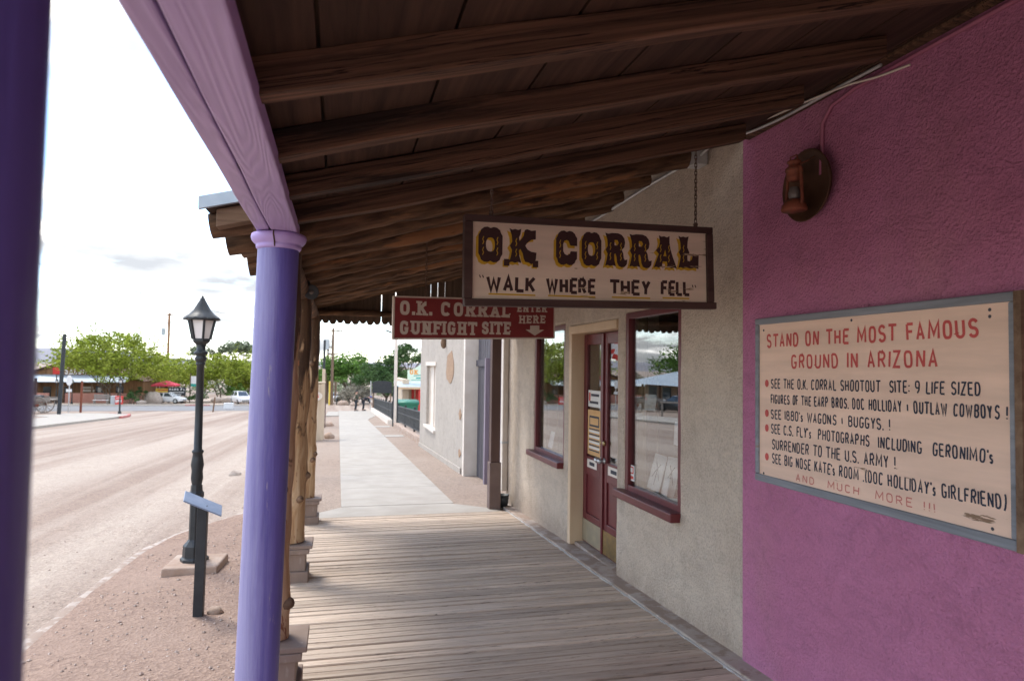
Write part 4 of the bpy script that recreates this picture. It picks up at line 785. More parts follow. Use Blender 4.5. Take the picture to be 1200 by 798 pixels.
W['K'] = ([(0, 1), (.1, .96), (.2, .985), (.3, .96), (.4, 1), (.38, .85), (.33, .75), (.35, .64), (.48, .8), (.52, .97), (.6, 1), (.75, .96), (.9, .98), (.9, .72), (.75, .7), (.6, .6), (.55, .52), (.62, .42), (.75, .36), (.93, .34), (.91, .14), (.85, .05), (.76, 0), (.66, .05), (.55, .06), (.49, .16), (.46, .3), (.38, .42), (.33, .38), (.35, .22), (.42, .02), (.3, .05), (.2, .02), (.1, .05), (0, .02), (.06, .2), (.1, .38), (.02, .5), (.1, .62), (.08, .8)], None)
W['R'] = ([(0, 1), (.12, .97), (.25, 1), (.5, 1), (.64, .96), (.74, .86), (.77, .74), (.74, .6), (.64, .52), (.7, .42), (.72, .28), (.76, .22), (.86, .24), (.84, .1), (.76, .02), (.64, 0), (.52, .04), (.46, .14), (.44, .3), (.4, .4), (.35, .38), (.36, .2), (.42, .02), (.3, .05), (.2, .02), (.1, .05), (0, .02), (.06, .2), (.1, .38), (.02, .5), (.1, .62), (.08, .8)], [(.36, .64), (.47, .64), (.52, .72), (.47, .8), (.36, .8)])
W['A'] = ([(.2, 1), (.3, .96), (.4, .98), (.52, .95), (.62, 1), (.62, .8), (.66, .6), (.76, .35), (.86, .15), (.92, .02), (.8, .05), (.7, .02), (.6, .05), (.5, .02), (.54, .12), (.52, .22), (.36, .22), (.33, .12), (.38, .02), (.28, .05), (.2, .02), (.1, .05), (0, .02), (.06, .14), (.14, .32), (.2, .44), (.08, .54), (.2, .66), (.24, .8)], [(.38, .38), (.5, .38), (.45, .58)])
W['L'] = ([(0, 1), (.1, .96), (.2, .985), (.3, .96), (.42, 1), (.38, .82), (.37, .66), (.46, .5), (.37, .4), (.38, .26), (.46, .24), (.56, .3), (.6, .48), (.72, .44), (.84, .46), (.83, .02), (.66, .05), (.5, .02), (.34, .05), (.2, .02), (.1, .05), (0, .02), (.06, .2), (.1, .38), (.02, .5), (.1, .62), (.08, .8)], None)
def fat(ch, u, v, wd, ht, name_mat, lift, par):
    cu = bpy.data.curves.new('letter', 'CURVE'); cu.dimensions = '2D'; cu.fill_mode = 'BOTH'
    src = W[ch]; sx = wd/max(p[0] for p in src[0])
    for poly in src:
        if not poly: continue
        sp = cu.splines.new('POLY'); sp.points.add(len(poly)-1); sp.use_cyclic_u = True
        for q, (a, b) in zip(sp.points, poly): q.co = (u+a*sx, v+b*ht, 0, 1)
    to = bpy.data.objects.new('tmp', cu); dg = bpy.context.evaluated_depsgraph_get(); C.objects.link(to); dg.update()
    me = to.evaluated_get(dg).to_mesh(); vs = [(p.co.x, 3.652-lift, p.co.y) for p in me.vertices]; fs = [tuple(p.vertices) for p in me.polygons]
    to.to_mesh_clear() if hasattr(to, 'to_mesh_clear') else None
    bpy.data.objects.remove(to); bpy.data.curves.remove(cu); return vs, fs
big = [('O', .726, .862, 2.172), ('K', .90, 1.058, 2.172), ('C', 1.172, 1.298, 2.178), ('O', 1.325, 1.445, 2.180), ('R', 1.468, 1.606, 2.182), ('R', 1.618, 1.76, 2.184), ('A', 1.772, 1.922, 2.187), ('L', 1.93, 2.064, 2.192)]
ye, br, sq = MB(), MB(), MB()
for i, (ch, a, b, v) in enumerate(big):
    vs, fs = fat(ch, a-.014, v-.014, b-a, .196, None, .0008+.0001*(i % 2), os_); ye.add(vs, fs)
    vs, fs = fat(ch, a, v, b-a, .196, None, .0018, os_); br.add(vs, fs)
    Lq = Letters((0, 3.652, 0), (1, 0, 0), (0, 0, 1), (0, -1, 0)); wdt = b-a
    for cxx in ([.2, .8] if ch in 'OC' else [.24, .72] if ch == 'R' else [.3, .66] if ch == 'A' else [.26]):
        if ch == 'C' and cxx == .8: continue
        for vv in (.30, .60): Lq.strip([(a+cxx*wdt*.98-.003, v+.196*(vv-.1)), (a+cxx*wdt*.98+.003, v+.196*(vv-.03)), (a+cxx*wdt*.98-.003, v+.196*(vv+.04)), (a+cxx*wdt*.98+.003, v+.196*(vv+.12))], .0042, .0028); Lq.build('letter_squiggle', M['yellowletter'], os_)
for a, b, v in ((.871, .903, 2.157), (1.037, 1.069, 2.156)):
    for mb_, dx_, l in ((ye, -.007, .0012), (br, 0, .0022)): mb_.add([(a+dx_, 3.652-l, v+dx_), (b+dx_, 3.652-l, v+dx_), (b+dx_, 3.652-l, v+.038+dx_), (a+dx_, 3.652-l, v+.038+dx_)], [(0, 1, 2, 3)])
ye.build('letter_shadow', M['yellowletter'], os_); br.build('lettering', M['brownletter'], os_)
L2 = Letters((0, 3.652, 0), (1, 0, 0), (0, 0, 1), (0, -1, 0)); UL = Letters((0, 3.652, 0), (1, 0, 0), (0, 0, 1), (0, -1, 0))
for wd_, a, b, v in (('WALK', .775, 1.055, 2.01), ('WHERE', 1.117, 1.411, 2.014), ('THEY', 1.50, 1.752, 2.02), ('FELL', 1.818, 2.004, 2.028)):
    L2.text(wd_, a, v, b, v+.004, .092, .0185, wob=.03, gap=.14, word=('lettering', M['brownletter'], os_)); UL.strip([(a+.012, v-.012), (b, v-.010)], .009); UL.build('underline', M['yellowletter'], os_)
for q in (.735, .752, 2.022, 2.04): L2.strip([(q, 2.10), (q+.006, 2.085)], .006); L2.build('quotation_mark', M['brownletter'], os_)
def chain(par, x, y, z0, z1):
    mb = MB(); z = z0; i = 0
    while z < z1:
        ln = .03; p = Vector((x, y, z)); a = Vector((0, .007, 0)) if i % 2 else Vector((.007, 0, 0))
        mb.tube([p-a, p-a+Vector((0, 0, ln*.7)), p+Vector((0, 0, ln*.95)), p+a+Vector((0, 0, ln*.7)), p+a, p+Vector((0, 0, -ln*.25)), p-a], .0028, 5, caps=False); z += ln*.8; i += 1
    return mb.build('chain', M['chain'], par)
def eye(par, x, y, z): mb = MB(); mb.tube([(x, y, z-.03), (x, y, z+.012)], .011, 8); mb.ball((x, y, z+.012), .014); return mb.build('eye_bolt', M['chain'], par)
for x in (.80, 2.05):
    eye(os_, x, 3.664, sy(x, 1)+.005); chain(os_, x, 3.664, sy(x, 1)+.03, (2.615 if x < 1 else 2.90))
# ------------------------------------------------------------------ red hanging sign
a0 = math.atan2(5.641-5.252, 1.807-.401); U2 = Vector((math.cos(a0), math.sin(a0), 0)); N2 = Vector((math.sin(a0), -math.cos(a0), 0)); O2 = Vector((.401, 5.252, 0))
gs = thing('hanging_sign', 'dark red hanging sign with cream slab letters and an arrow, behind the cream sign', 'sign', (1.1, 5.45, 1.97), 'signs hung from the porch roof')
def g2p(u, v, d): return O2+U2*u+Vector((0, 0, v))+N2*d
tilt2 = .037
mb = MB(); mb.prism([(0, 1.805), (1.45, 1.805+1.45*tilt2), (1.45, 2.118+1.45*tilt2), (0, 2.118)], g2p, -.02, 0.0); mb.build('board', M['redboard'], gs)
mb = MB()
for p, q in (((-.008, 1.80), (1.458, 1.80+1.45*tilt2)), ((-.008, 2.122), (1.458, 2.122+1.45*tilt2)), ((-.004, 1.80), (-.004, 2.122)), ((1.454, 1.80+1.45*tilt2), (1.454, 2.122+1.45*tilt2))):
    mb.bar(g2p(*p, -.01), g2p(*q, -.01), .028, .012, N2.cross(U2) if abs(p[0]-q[0]) > 1 else U2)
mb.build('frame', M['creamletter'], gs)
L3 = Letters(O2, U2, (0, 0, 1), N2); k_ = tilt2*.75
L3.text('O.K.', .045, 1.986, .305, 1.986+.26*k_, .11, .026, True, gap=.34); L3.build('lettering', M['creamletter'], gs); L3.text('CORRAL', .385, 1.994, 1.01, 1.994+.62*k_, .112, .026, True, gap=.36); L3.build('lettering', M['creamletter'], gs)
L3.text('GUNFIGHT', .047, 1.836, .70, 1.836+.65*k_, .106, .024, True, gap=.36); L3.build('lettering', M['creamletter'], gs); L3.text('SITE', .75, 1.862, 1.015, 1.862+.26*k_, .106, .024, True, gap=.36); L3.build('lettering', M['creamletter'], gs)
L3.text('ENTER', 1.085, 2.062, 1.375, 2.075, .062, .0145, True, gap=.38); L3.build('lettering', M['creamletter'], gs); L3.text('HERE', 1.105, 1.966, 1.36, 1.979, .068, .0155, True, gap=.38); L3.build('lettering', M['creamletter'], gs)
L3.poly([(1.165, 1.916), (1.258, 1.868), (1.35, 1.921), (1.302, 1.919), (1.302, 1.956), (1.21, 1.952), (1.21, 1.917)])
L3.build('arrow', M['creamletter'], gs)
for u in (.26, 1.2):
    p = g2p(u, 2.13+u*tilt2, -.01); eye(gs, p.x, p.y, p.z); chain(gs, p.x, p.y, p.z+.03, lz(p.x)-.02)
# ------------------------------------------------------------------ notice board on the pink wall
nb = thing('notice_board', 'peach notice board with red and navy hand lettering on the pink wall', 'sign', (2.37, 2.72, 1.43))
YL, YR, ZB, ZT = 3.498, 1.925, .970, 1.897
mb = MB(); mb.box(2.352, 2.3745, YR+.01, YL-.015, ZB+.03, ZT-.03); mb.build('board', M['peach'], nb)
for p, q in (((2.34, YR, ZB), (2.3752, YL, ZB+.04)), ((2.34, YR, ZT-.036), (2.3752, YL, ZT))): mb = MB(); mb.box(p[0], q[0], p[1], q[1], p[2], q[2]); mb.build('frame_rail', M['bluewood'], nb, bevel=.006)
for ya, yb in ((YR, YR+.024), (YL-.032, YL)): mb = MB(); mb.box(2.341, 2.375, ya, yb, ZB+.041, ZT-.037); mb.build('frame_stile', M['bluewood'], nb, bevel=.006)
mb = MB(); mb.box(2.336, 2.375, YR-.03, YR-.002, ZB, ZT); mb.build('side_batten', M['tail'], nb)
LO = ((2.352, 3.498, .968), (0, -1, 0), (0, 0, 1), (-1, 0, 0))
A1, A2, A3 = Letters(*LO), Letters(*LO), Letters(*LO)
A1.text('STAND ON THE MOST FAMOUS', .101, .757, 1.426, .767, .079, .0125, wob=.05, gap=.3, word=('red_lettering', M['redletter'], nb)); A1.text('GROUND IN ARIZONA', .317, .642, 1.24, .652, .078, .0115, wob=.05, gap=.34, word=('red_lettering', M['redletter'], nb))
for u, v in ((.101, .559), (.101, .391), (.101, .308), (.101, .147)): A1.poly([(u+.017*math.cos(i*.3142), v+.021*math.sin(i*.3142)) for i in range(20)]); A1.build('bullet', M['redletter'], nb)
for tx_, a, b, c, d, h in (('SEE THE O.K. CORRAL SHOOTOUT  SITE: 9 LIFE SIZED', .138, .531, 1.43, .546, .055), ('FIGURES OF THE EARP BROS. DOC HOLLIDAY & OUTLAW COWBOYS !', .138, .447, 1.535, .464, .053),
    ("SEE 1880's WAGONS & BUGGYS. !", .138, .362, .991, .374, .053), ("SEE C.S. FLY's  PHOTOGRAPHS  INCLUDING  GERONIMO's", .138, .281, 1.478, .298, .055),
    ('SURRENDER TO THE U.S. ARMY !', .147, .194, 1.019, .21, .058), ("SEE BIG NOSE KATE's ROOM .(DOC HOLLIDAY's GIRLFRIEND)", .147, .117, 1.528, .138, .057)):
    A2.text(tx_, a, b, c, d, h, .0074, wob=.05, gap=.26, word=('navy_lettering', M['navyletter'], nb))
A3.text('AND  MUCH  MORE !!!', .352, .052, 1.222, .066, .04, .0058, wob=.06, gap=.5, word=('faded_lettering', M['faintred'], nb))
for u, v in ((.07, .86), (.07, .05), (1.47, .87), (1.47, .845), (1.47, .06), (.76, .875)): MB().ball((2.352, 3.498-u, .968+v), (.003, .007, .007), 8, 5).build('nail', M['ink'], nb)
# ------------------------------------------------------------------ rusty lantern on its pan
ln_ = thing('wall_lantern', 'rusty red railroad lantern hung against a brown metal pan high on the pink wall', 'lantern', (2.37, 3.06, 2.56))
Ry = Matrix.Rotation(math.radians(-90), 3, 'Y') @ Matrix.Diagonal((1.0, 1.0, 1.0)); cy, cz = 3.03, 2.56
mb = MB(); mb.lathe([(0, .012), (.13, .014), (.165, .03), (.185, .05), (.188, .048), (.17, .022), (.135, .004), (0, .002)], 32, (2.372, cy, cz), m=Ry); pan = mb.build('pan', M['rustpan'], ln_)
lx, ly, lz0 = 2.27, 3.045, 2.425
mb = MB(); mb.lathe([(0, 0), (.062, 0), (.066, .008), (.06, .03), (.045, .055), (.036, .06), (0, .06)], 20, (lx, ly, lz0)); mb.build('fount', M['rust'], ln_)
mb = MB(); mb.lathe([(0, .16), (.03, .16), (.036, .18), (.036, .2), (.044, .205), (.044, .222), (.028, .235), (.028, .25), (.036, .252), (.034, .262), (0, .266)], 20, (lx, ly, lz0)); mb.build('chimney_cap', M['rust'], ln_)
for s in (-1, 1): mb = MB(); mb.tube(smooth([(lx, ly+s*.055, lz0+.03), (lx, ly+s*.062, lz0+.06), (lx, ly+s*.056, lz0+.15), (lx, ly+s*.05, lz0+.215), (lx, ly+s*.035, lz0+.225)], 4), .0085, 8); mb.build('side_tube', M['rust'], ln_)
mb = MB(); mb.lathe([(.022, .06), (.03, .075), (.031, .095), (.024, .115), (.02, .125)], 16, (lx, ly, lz0)); mb.build('globe', M['bulb'], ln_)
mb = MB(); mb.tube(smooth([(lx, ly-.05, lz0+.235), (lx+.03, ly-.055, lz0+.25), (lx+.09, ly-.05, lz0+.285)], 4), .004, 6); mb.tube([(lx, ly-.03, lz0+.255), (lx, ly-.02, lz0+.29), (lx, ly+.03, lz0+.29), (lx, ly+.035, lz0+.255)], .004, 6); mb.build('wire_handle', M['rust'], ln_)
# ------------------------------------------------------------------ street lamps
LAMPS = 'black Victorian street lamps'
def make_lamp():
    t = thing('street_lamp', 'nearest black street lamp with chipped paint on a concrete block in the verge', 'street lamp', (0, 0, 0), LAMPS)
    mb = MB(); mb.lathe([(0, 0), (.135, 0), (.135, .035), (.115, .05), (.11, .16), (.075, .2), (.062, .22), (.058, .62), (.072, .64), (.072, .68), (.058, .70), (.054, .76), (0, .76)], 8, smooth=False); mb.build('base', M['black'], t, bevel=.004)
    mb = MB(); mb.lathe([(.045, .755), (.052, .79), (.058, .83), (.052, .9), (.062, .96), (.052, 1.03), (.046, 1.07), (.056, 1.085), (.056, 1.1), (.04, 1.115), (.037, 1.5), (.035, 1.96), (.045, 1.965), (.045, 1.985), (.036, 1.995), (0, 1.995)], 16); mb.build('post', M['black'], t)
    mb = MB(); mb.lathe([(.036, 1.985), (.045, 2.0), (.055, 2.02), (.06, 2.04), (.045, 2.05), (.045, 2.06), (.065, 2.075), (.068, 2.09), (.055, 2.105), (.042, 2.115), (.042, 2.16), (.045, 2.18), (0, 2.18)], 18); mb.build('collar', M['black'], t)
    mb = MB(); mb.lathe([(0, 2.165), (.046, 2.165), (.075, 2.19), (.088, 2.205), (.088, 2.231), (0, 2.24)], 6, smooth=False); 
    for i in range(6):
        th = math.pi*i/3; a = Vector((.088*math.cos(th), .088*math.sin(th), 2.225)); b = Vector((.131*math.cos(th), .131*math.sin(th), 2.425)); mb.bar(a, b, .02, .02, (math.cos(th), math.sin(th), 0))
    mb.lathe([(0, 2.415), (.136, 2.415), (.14, 2.44), (0, 2.44)], 6, smooth=False); mb.build('lantern_frame', M['black'], t)
    mb = MB(); mb.lathe([(0, 2.238), (.082, 2.232), (.124, 2.418), (0, 2.418)], 6, smooth=False); mb.build('lantern_panes', M['frost'], t)
    mb = MB(); mb.lathe([(0, 2.425), (.165, 2.425), (.178, 2.432), (.165, 2.45), (.12, 2.48), (.085, 2.52), (.058, 2.57), (.036, 2.61), (.026, 2.625), (.024, 2.64), (.013, 2.645), (.013, 2.655), (.006, 2.668), (0, 2.67)], 36, wav=lambda i, th: -.008*abs(math.sin(th*6)) if i in (1, 2, 3) else 0); mb.build('lantern_roof', M['black'], t)
    return t
lamp = make_lamp()
def place(o, x, y, drop=.2, rz=0.0, dz=0.0): o.location = (x, y, gz(y, drop)+dz); o.rotation_euler.z = rz; return o
LX, LY = -1.36, 7.50
place(lamp, LX, LY, .22, .87, .115)
tag(MB().lathe([(0, 0), (.36, 0), (.355, .125), (.34, .135), (0, .135)], 4, (0, 0, 0), smooth=False).build('lamp_footing', M['stone'], bevel=.01), 'square weathered concrete block set in gravel under the nearest street lamp', 'concrete block')
bpy.data.objects['lamp_footing'].location = (LX+.02, LY-.02, gz(LY, .23)); bpy.data.objects['lamp_footing'].rotation_euler.z = .72
def child(o, n): return [c for c in o.children if c.name.split('.')[0] == n][0]
for x, y, dr, lab in ((-15.28, 54.95, .10, 'distant street lamp standing on the pale pavement corner over the road'), (-34.0, 96.5, .2, 'distant street lamp beside the wagon, in front of the saloon'), (-33.6, 100.5, .2, 'distant street lamp beside the saloon door opening')):
    l = dup(lamp); place(l, x, y, dr, rnd.random()); l['label'] = lab
    k = 1.0 if y < 60 else 1.22; l.scale = (k, k, k)
# plaque on a square post
pl = thing('plaque_stand', 'square black post with a tilted blue-grey plaque on top, standing in the gravel verge', 'plaque', (-1.035, 5.93, gz(5.93, .2)))
b0 = Vector((-1.035, 5.93, gz(5.93, .24))); tp = b0+Vector((.012, 0, .93))
mb = MB(); mb.bar(b0, tp, .074, .074, (0, 1, 0)); mb.build('post', M['blackp'], pl, bevel=.004)
Rp = Matrix.Rotation(.25, 3, 'Z') @ Matrix.Rotation(math.radians(27), 3, 'Y') @ Matrix.Rotation(math.radians(14), 3, 'X')
mb = MB(); mb.obox(tp+Vector((.0, -.005, .012)), (.31, .20, .012), Rp); mb.build('plaque', M['bluegrey'], pl, bevel=.003)
def rock(x, y, r, label, drop=.2, mat='rock', seed=0, flat=.7, parent=None):
    mb = MB(); mb.ball((x, y, gz(y, drop)+r*flat*.45), (r, r*.8, r*flat), 14, 9, jit=lambda d: .28*nz(d*1.4+Vector((seed, seed, 0)))+.1*nz(d*4+Vector((0, seed, 0))))
    return tag(mb.build('rock', M[mat]), label, 'rock')
rock(-.92, 5.98, .06, 'small brown stone at the foot of the plaque post', .19, 'stone', 3); rock(-2.05, 15.4, .13, 'pale stone on the road edge behind the purple column', .2, 'rock', 5)
rock(-.27, 24.7, .17, 'rough brown stone beside the tan stucco wall', .05, 'stone', 7, .9); rock(-.45, 33.5, .3, 'low flat tan boulder beside the pavement beyond the tan wall', .05, 'stone', 11, .5)
# ------------------------------------------------------------------ tan wall by the pavement
tw = thing('stucco_wall', 'tan stucco wall end beside the pavement with a faded oval sign', 'wall', (-.95, 24.3, gz(24.3)))
mb = MB(); mb.box(-1.72, -.46, 24.0, 24.35, gz(24)-.3, .93); mb.box(-.56, -.44, 23.97, 24.38, gz(24)-.3, .95); mb.build('wall', M['tanwall'], tw, bevel=.02)
mb = MB(); mb.box(-1.75, -.42, 23.96, 24.39, .951, 1.0); mb.build('coping', M['tanwall'], tw, bevel=.015)
mb = MB(); mb.prism([(-.78+.27*math.cos(i*.2618), .52+.17*math.sin(i*.2618)) for i in range(24)], lambda u, v, d: (u, 23.969-d, v), 0, .02); pz = mb.build('sign_panel', M['offwhite'], tw)
Lx = Letters((0, 23.949, 0), (1, 0, 0), (0, 0, 1), (0, -1, 0)); Lx.text('HS', -.80, .46, -.62, .46, .12, .03); Lx.build('sign_lettering', M['redink'], pz)
tp_ = thing('tan_post', 'slim tan post standing behind the tan stucco wall', 'post', (-.62, 32.4, gz(32.4))); mb = MB(); mb.box(-.72, -.58, 32.3, 32.44, gz(32.4)-.2, 1.38); mb.build('shaft', M['tanwall'], tp_, bevel=.01); mb = MB(); mb.box(-.57, -.53, 32.3, 32.42, gz(32.4)-.2, 1.2); mb.build('dark_edge', M['darkpost'], tp_)
bpz = MB(); bpz.tube([(-.69, 33.2, gz(33.2, .1)), (-.66, 33.2, 2.73)], .055, 10); tag(bpz.build('steel_pole', M['blackp']), 'tall plain black pole rising behind the tan stucco wall', 'pole')
fb = thing('banner', 'red and white striped banner hanging behind the top of the log posts', 'banner', (-1.35, 14.5, 1.7))
mb = MB(); vs = []
for j in range(9):
    for i in range(7): vs.append((-1.16+.34*i/6-.08*math.sin(j*.5), 14.5+.05*math.sin(i*1.1+j*.4), 2.62-.9*j/8+.1*math.sin(i*.5)))
mb.add(vs, [(j*7+i, j*7+i+1, j*7+i+8, j*7+i+7) for j in range(8) for i in range(6)], True)
mb.mi = [1 if ((k//6)*2+(k % 6)) % 5 < 2 else 0 for k in range(len(mb.f))]; bo = mb.build('cloth', [M['white'], M['red']], fb); sm_ = bo.modifiers.new('t', 'SOLIDIFY'); sm_.thickness = .006
mb = MB(); mb.tube([(-1.2, 14.5, gz(14.5, .3)), (-1.2, 14.5, 2.75)], .025, 8); mb.build('pole', M['blackp'], fb)
# ------------------------------------------------------------------ iron fence, stone footing, bins
def fence(y0, y1, x0, x1, label, base=.12, h=.86):
    t = thing('iron_fence', label, 'fence', (x0, (y0+y1)/2, gz((y0+y1)/2)), 'black iron fences along the pavement'); n = int((y1-y0)/.13)
    P = lambda k: (x0+(x1-x0)*k, y0+(y1-y0)*k)
    bars_ = MB()
    for i in range(n+1):
        x, y = P(i/n); bars_.box(x-.02, x+.012, y-.034, y+.034, gz(y)+base+.06, gz(y)+base+h-.05)
    bars_.build('pickets', M['blackp'], t); r = MB()
    for z in (.08, .45, h-.06): a, b = P(0), P(1); r.bar((a[0]-.014, a[1], gz(a[1])+base+z), (b[0]-.014, b[1], gz(b[1])+base+z), .05, .04)
    r.build('rails', M['blackp'], t); m = max(2, int((y1-y0)/2.6))
    for i in range(m+1): x, y = P(i/m); q = MB(); q.box(x-.035, x+.035, y-.035, y+.035, gz(y)+base-.04, gz(y)+base+h+.05); q.build('post', M['blackp'], t)
fence(20.8, 31.2, 2.62, 2.66, 'near run of black iron fence on the stone footing beyond the adobe', .22, .78)
fence(34.3, 56.5, 2.62, 2.85, 'far run of black iron fence beside the pale low wall and two people', .2, .88)
mb = MB(); y = 20.65
while y < 31.3: y1 = min(31.3, y+rnd.uniform(.5, .9)); mb.box(2.45, 2.74, y, y1-.02, gz(y)-.1, gz(y)+.17+rnd.uniform(-.02, .02)); y = y1
tag(mb.build('stone_footing', M['stone'], bevel=.02), 'low tan stone footing under the near iron fence', 'low wall')
mb = MB(); y = 34.2
while y < 56.6: y1 = min(56.6, y+1.5); k = (y-34.2)/22; mb.box(2.4+.2*k, 2.78+.2*k, y, y1-.012, gz(y)-.1, gz(y)+.22); y = y1
tag(mb.build('low_kerb_wall', M['offwhite'], bevel=.02), 'pale low wall under the far iron fence', 'low wall')
for x, y, lab in ((2.50, 32.3, 'left of the two tall black gate posts in the fence gap'), (2.69, 32.3, 'right of the two tall black gate posts in the fence gap')):
    mb = MB(); mb.box(x-.03, x+.03, y-.03, y+.03, gz(y)-.1, gz(y)+1.82); mb.box(x-.038, x+.038, y-.038, y+.038, gz(y)+1.821, gz(y)+1.85); tag(mb.build('gate_post', M['blackp']), lab, 'post', 'tall black gate posts')
lpz = thing('pole_light', 'tall white pole with a small lamp arm reaching over the pavement', 'street lamp', (2.68, 33.3, gz(33.3)))
mb = MB(); mb.tube([(2.68, 33.3, gz(33.3)), (2.66, 33.3, 3.2)], [.085, .07], 12); mb.build('pole', M['offwhite'], lpz)
mb = MB(); mb.tube([(2.66, 33.3, 3.1), (2.5, 33.3, 3.12), (2.35, 33.3, 3.18)], .02, 6); mb.build('arm', M['darkpost'], lpz); mb = MB(); mb.obox((2.27, 33.3, 3.23), (.3, .12, .07), Matrix.Rotation(.35, 3, 'Y')); mb.build('lamp_head', M['blackp'], lpz, bevel=.01)
def bin_(x, y, rz, label):
    t = thing('wheeled_bin', label, 'bin', (x, y, 0), 'green rubbish bins behind the fence')
    z = gz(y, .05); t.location.z = z
    mb = MB(); n = [(-.52, -.4), (.52, -.4), (.52, .4), (-.52, .4)]; mb.add([(x+a*.86, y+b*.86, z+.12) for a, b in n]+[(x+a*1.05, y+b*1.05, z+1.08) for a, b in n], [(3, 2, 1, 0), (0, 1, 5, 4), (1, 2, 6, 5), (2, 3, 7, 6), (3, 0, 4, 7)]); mb.box(x-.57, x+.57, y-.45, y+.45, z+1.0, z+1.09); mb.build('body', M['greenbin'], t, bevel=.02)
    mb = MB(); vs = []; k = 7
    for i in range(k):
        a = i/(k-1); vs += [(x-.58, y-.47+.94*a, z+1.10+.13*math.sin(a*math.pi)), (x+.58, y-.47+.94*a, z+1.10+.13*math.sin(a*math.pi))]
    mb.add(vs, [(2*i, 2*i+1, 2*i+3, 2*i+2) for i in range(k-1)], True); lid = mb.build('lid', M['greenbin'], t); so2 = lid.modifiers.new('t', 'SOLIDIFY'); so2.thickness = .03
    for a, b in n: mb = MB(); mb.tube([(x+a*.8-.03, y+b*.8, z+.07), (x+a*.8+.03, y+b*.8, z+.07)], .07, 10); mb.build('wheel', M['tyre'], t)
    return t
bin_(3.35, 34.6, 0, 'nearer green rubbish bin with domed lid behind the tall gate posts'); bin_(3.6, 37.6, 0, 'farther green rubbish bin half hidden behind the iron fence')
bsn = thing('board_sign', 'black sign panel on two posts behind the iron fence under green trees', 'sign', (3.66, 61.3, gz(61.3)))
mb = MB(); [mb.tube([(x, 61.3, gz(61.3, .2)), (x, 61.3, gz(61.3)+2.3)], .06, 8) for x in (3.0, 4.5)]; mb.build('post', M['pole'], bsn); mb = MB(); mb.prism([(2.9, -.85), (4.6, -.85), (4.6, .1), (4.2, .22), (3.3, .22), (2.9, .1)], lambda u, v, d: (u, 61.2-d, v-.02), 0, .08); mb.build('panel', M['blackp'], bsn)
mb = MB(); mb.tube([(3.06, 67.7, gz(67.7, .1)), (3.06, 67.7, gz(67.7)+2.6)], .05, 8); tag(mb.build('slim_pole', M['silver']), 'slim pale metal pole at the far end of the iron fence', 'pole')
# shop with green sign
sh = thing('cafe_building', 'small tan cafe with pale green arched sign and red porch post beyond the fence', 'building', (6, 45, gz(45)))
y = 45.0
mb = MB(); mb.box(4.05, 4.45, y-.3, y+7, gz(y)-.4, .68); mb.box(4.46, 9.5, y+.9, y+7, gz(y)-.4, .5); mb.build('wall', M['tanwall'], sh); mb = MB(); mb.prism([(3.55, .15), (9.6, .15), (9.6, .22), (3.55, .22)], lambda u, v, d: (u, y-1.6+d, v+.13*d), 0, 2.4); mb.build('awning', M['tin'], sh)
mb = MB(); mb.box(3.6, 9.6, y-1.62, y-1.55, .1, .24); mb.build('awning_fascia', M['tan'], sh)
for x, w_, mm in ((4.72, .06, 'tail'), (5.05, .2, 'red'), (6.6, .1, 'tail')): mb = MB(); mb.box(x-w_/2, x+w_/2, y-1.5, y-1.4, gz(y)-.2, .15); mb.build('porch_post', M[mm], sh)
mb = MB(); mb.box(5.3, 6.3, y+.86, y+.899, -1.0, .15); wz = mb.build('window', M['carglass'], sh); mb = MB(); mb.box(4.75, 5.2, y+.86, y+.898, -1.7, .2); mb.build('door', M['red'], sh)
mb = MB(); mb.prism([(4.36, .56), (6.5, .56), (6.5, 1.28), (6.2, 1.34), (5.75, 1.62), (5.45, 1.74), (5.15, 1.62), (4.7, 1.34), (4.36, 1.28)], lambda u, v, d: (u, y-.1-d, v), 0, .08); sp_ = mb.build('sign_panel', M['mint'], sh)
Lc = Letters((0, y-.181, 0), (1, 0, 0), (0, 0, 1), (0, -1, 0)); Lc.text('OK CAFE', 4.5, 1.02, 6.36, 1.02, .3, .075, True); Lc.build('sign_lettering', M['orange'], sp_)
Lc = Letters((0, y-.181, 0), (1, 0, 0), (0, 0, 1), (0, -1, 0)); Lc.strip([(4.75, .92), (5.1, .96), (5.5, .96), (5.9, .96), (6.2, .92)], .06); Lc.strip([(4.9, .78), (5.9, .78)], .09); Lc.strip([(4.6, .64), (6.3, .64)], .04); Lc.build('sign_ornament', M['teal'], sp_)
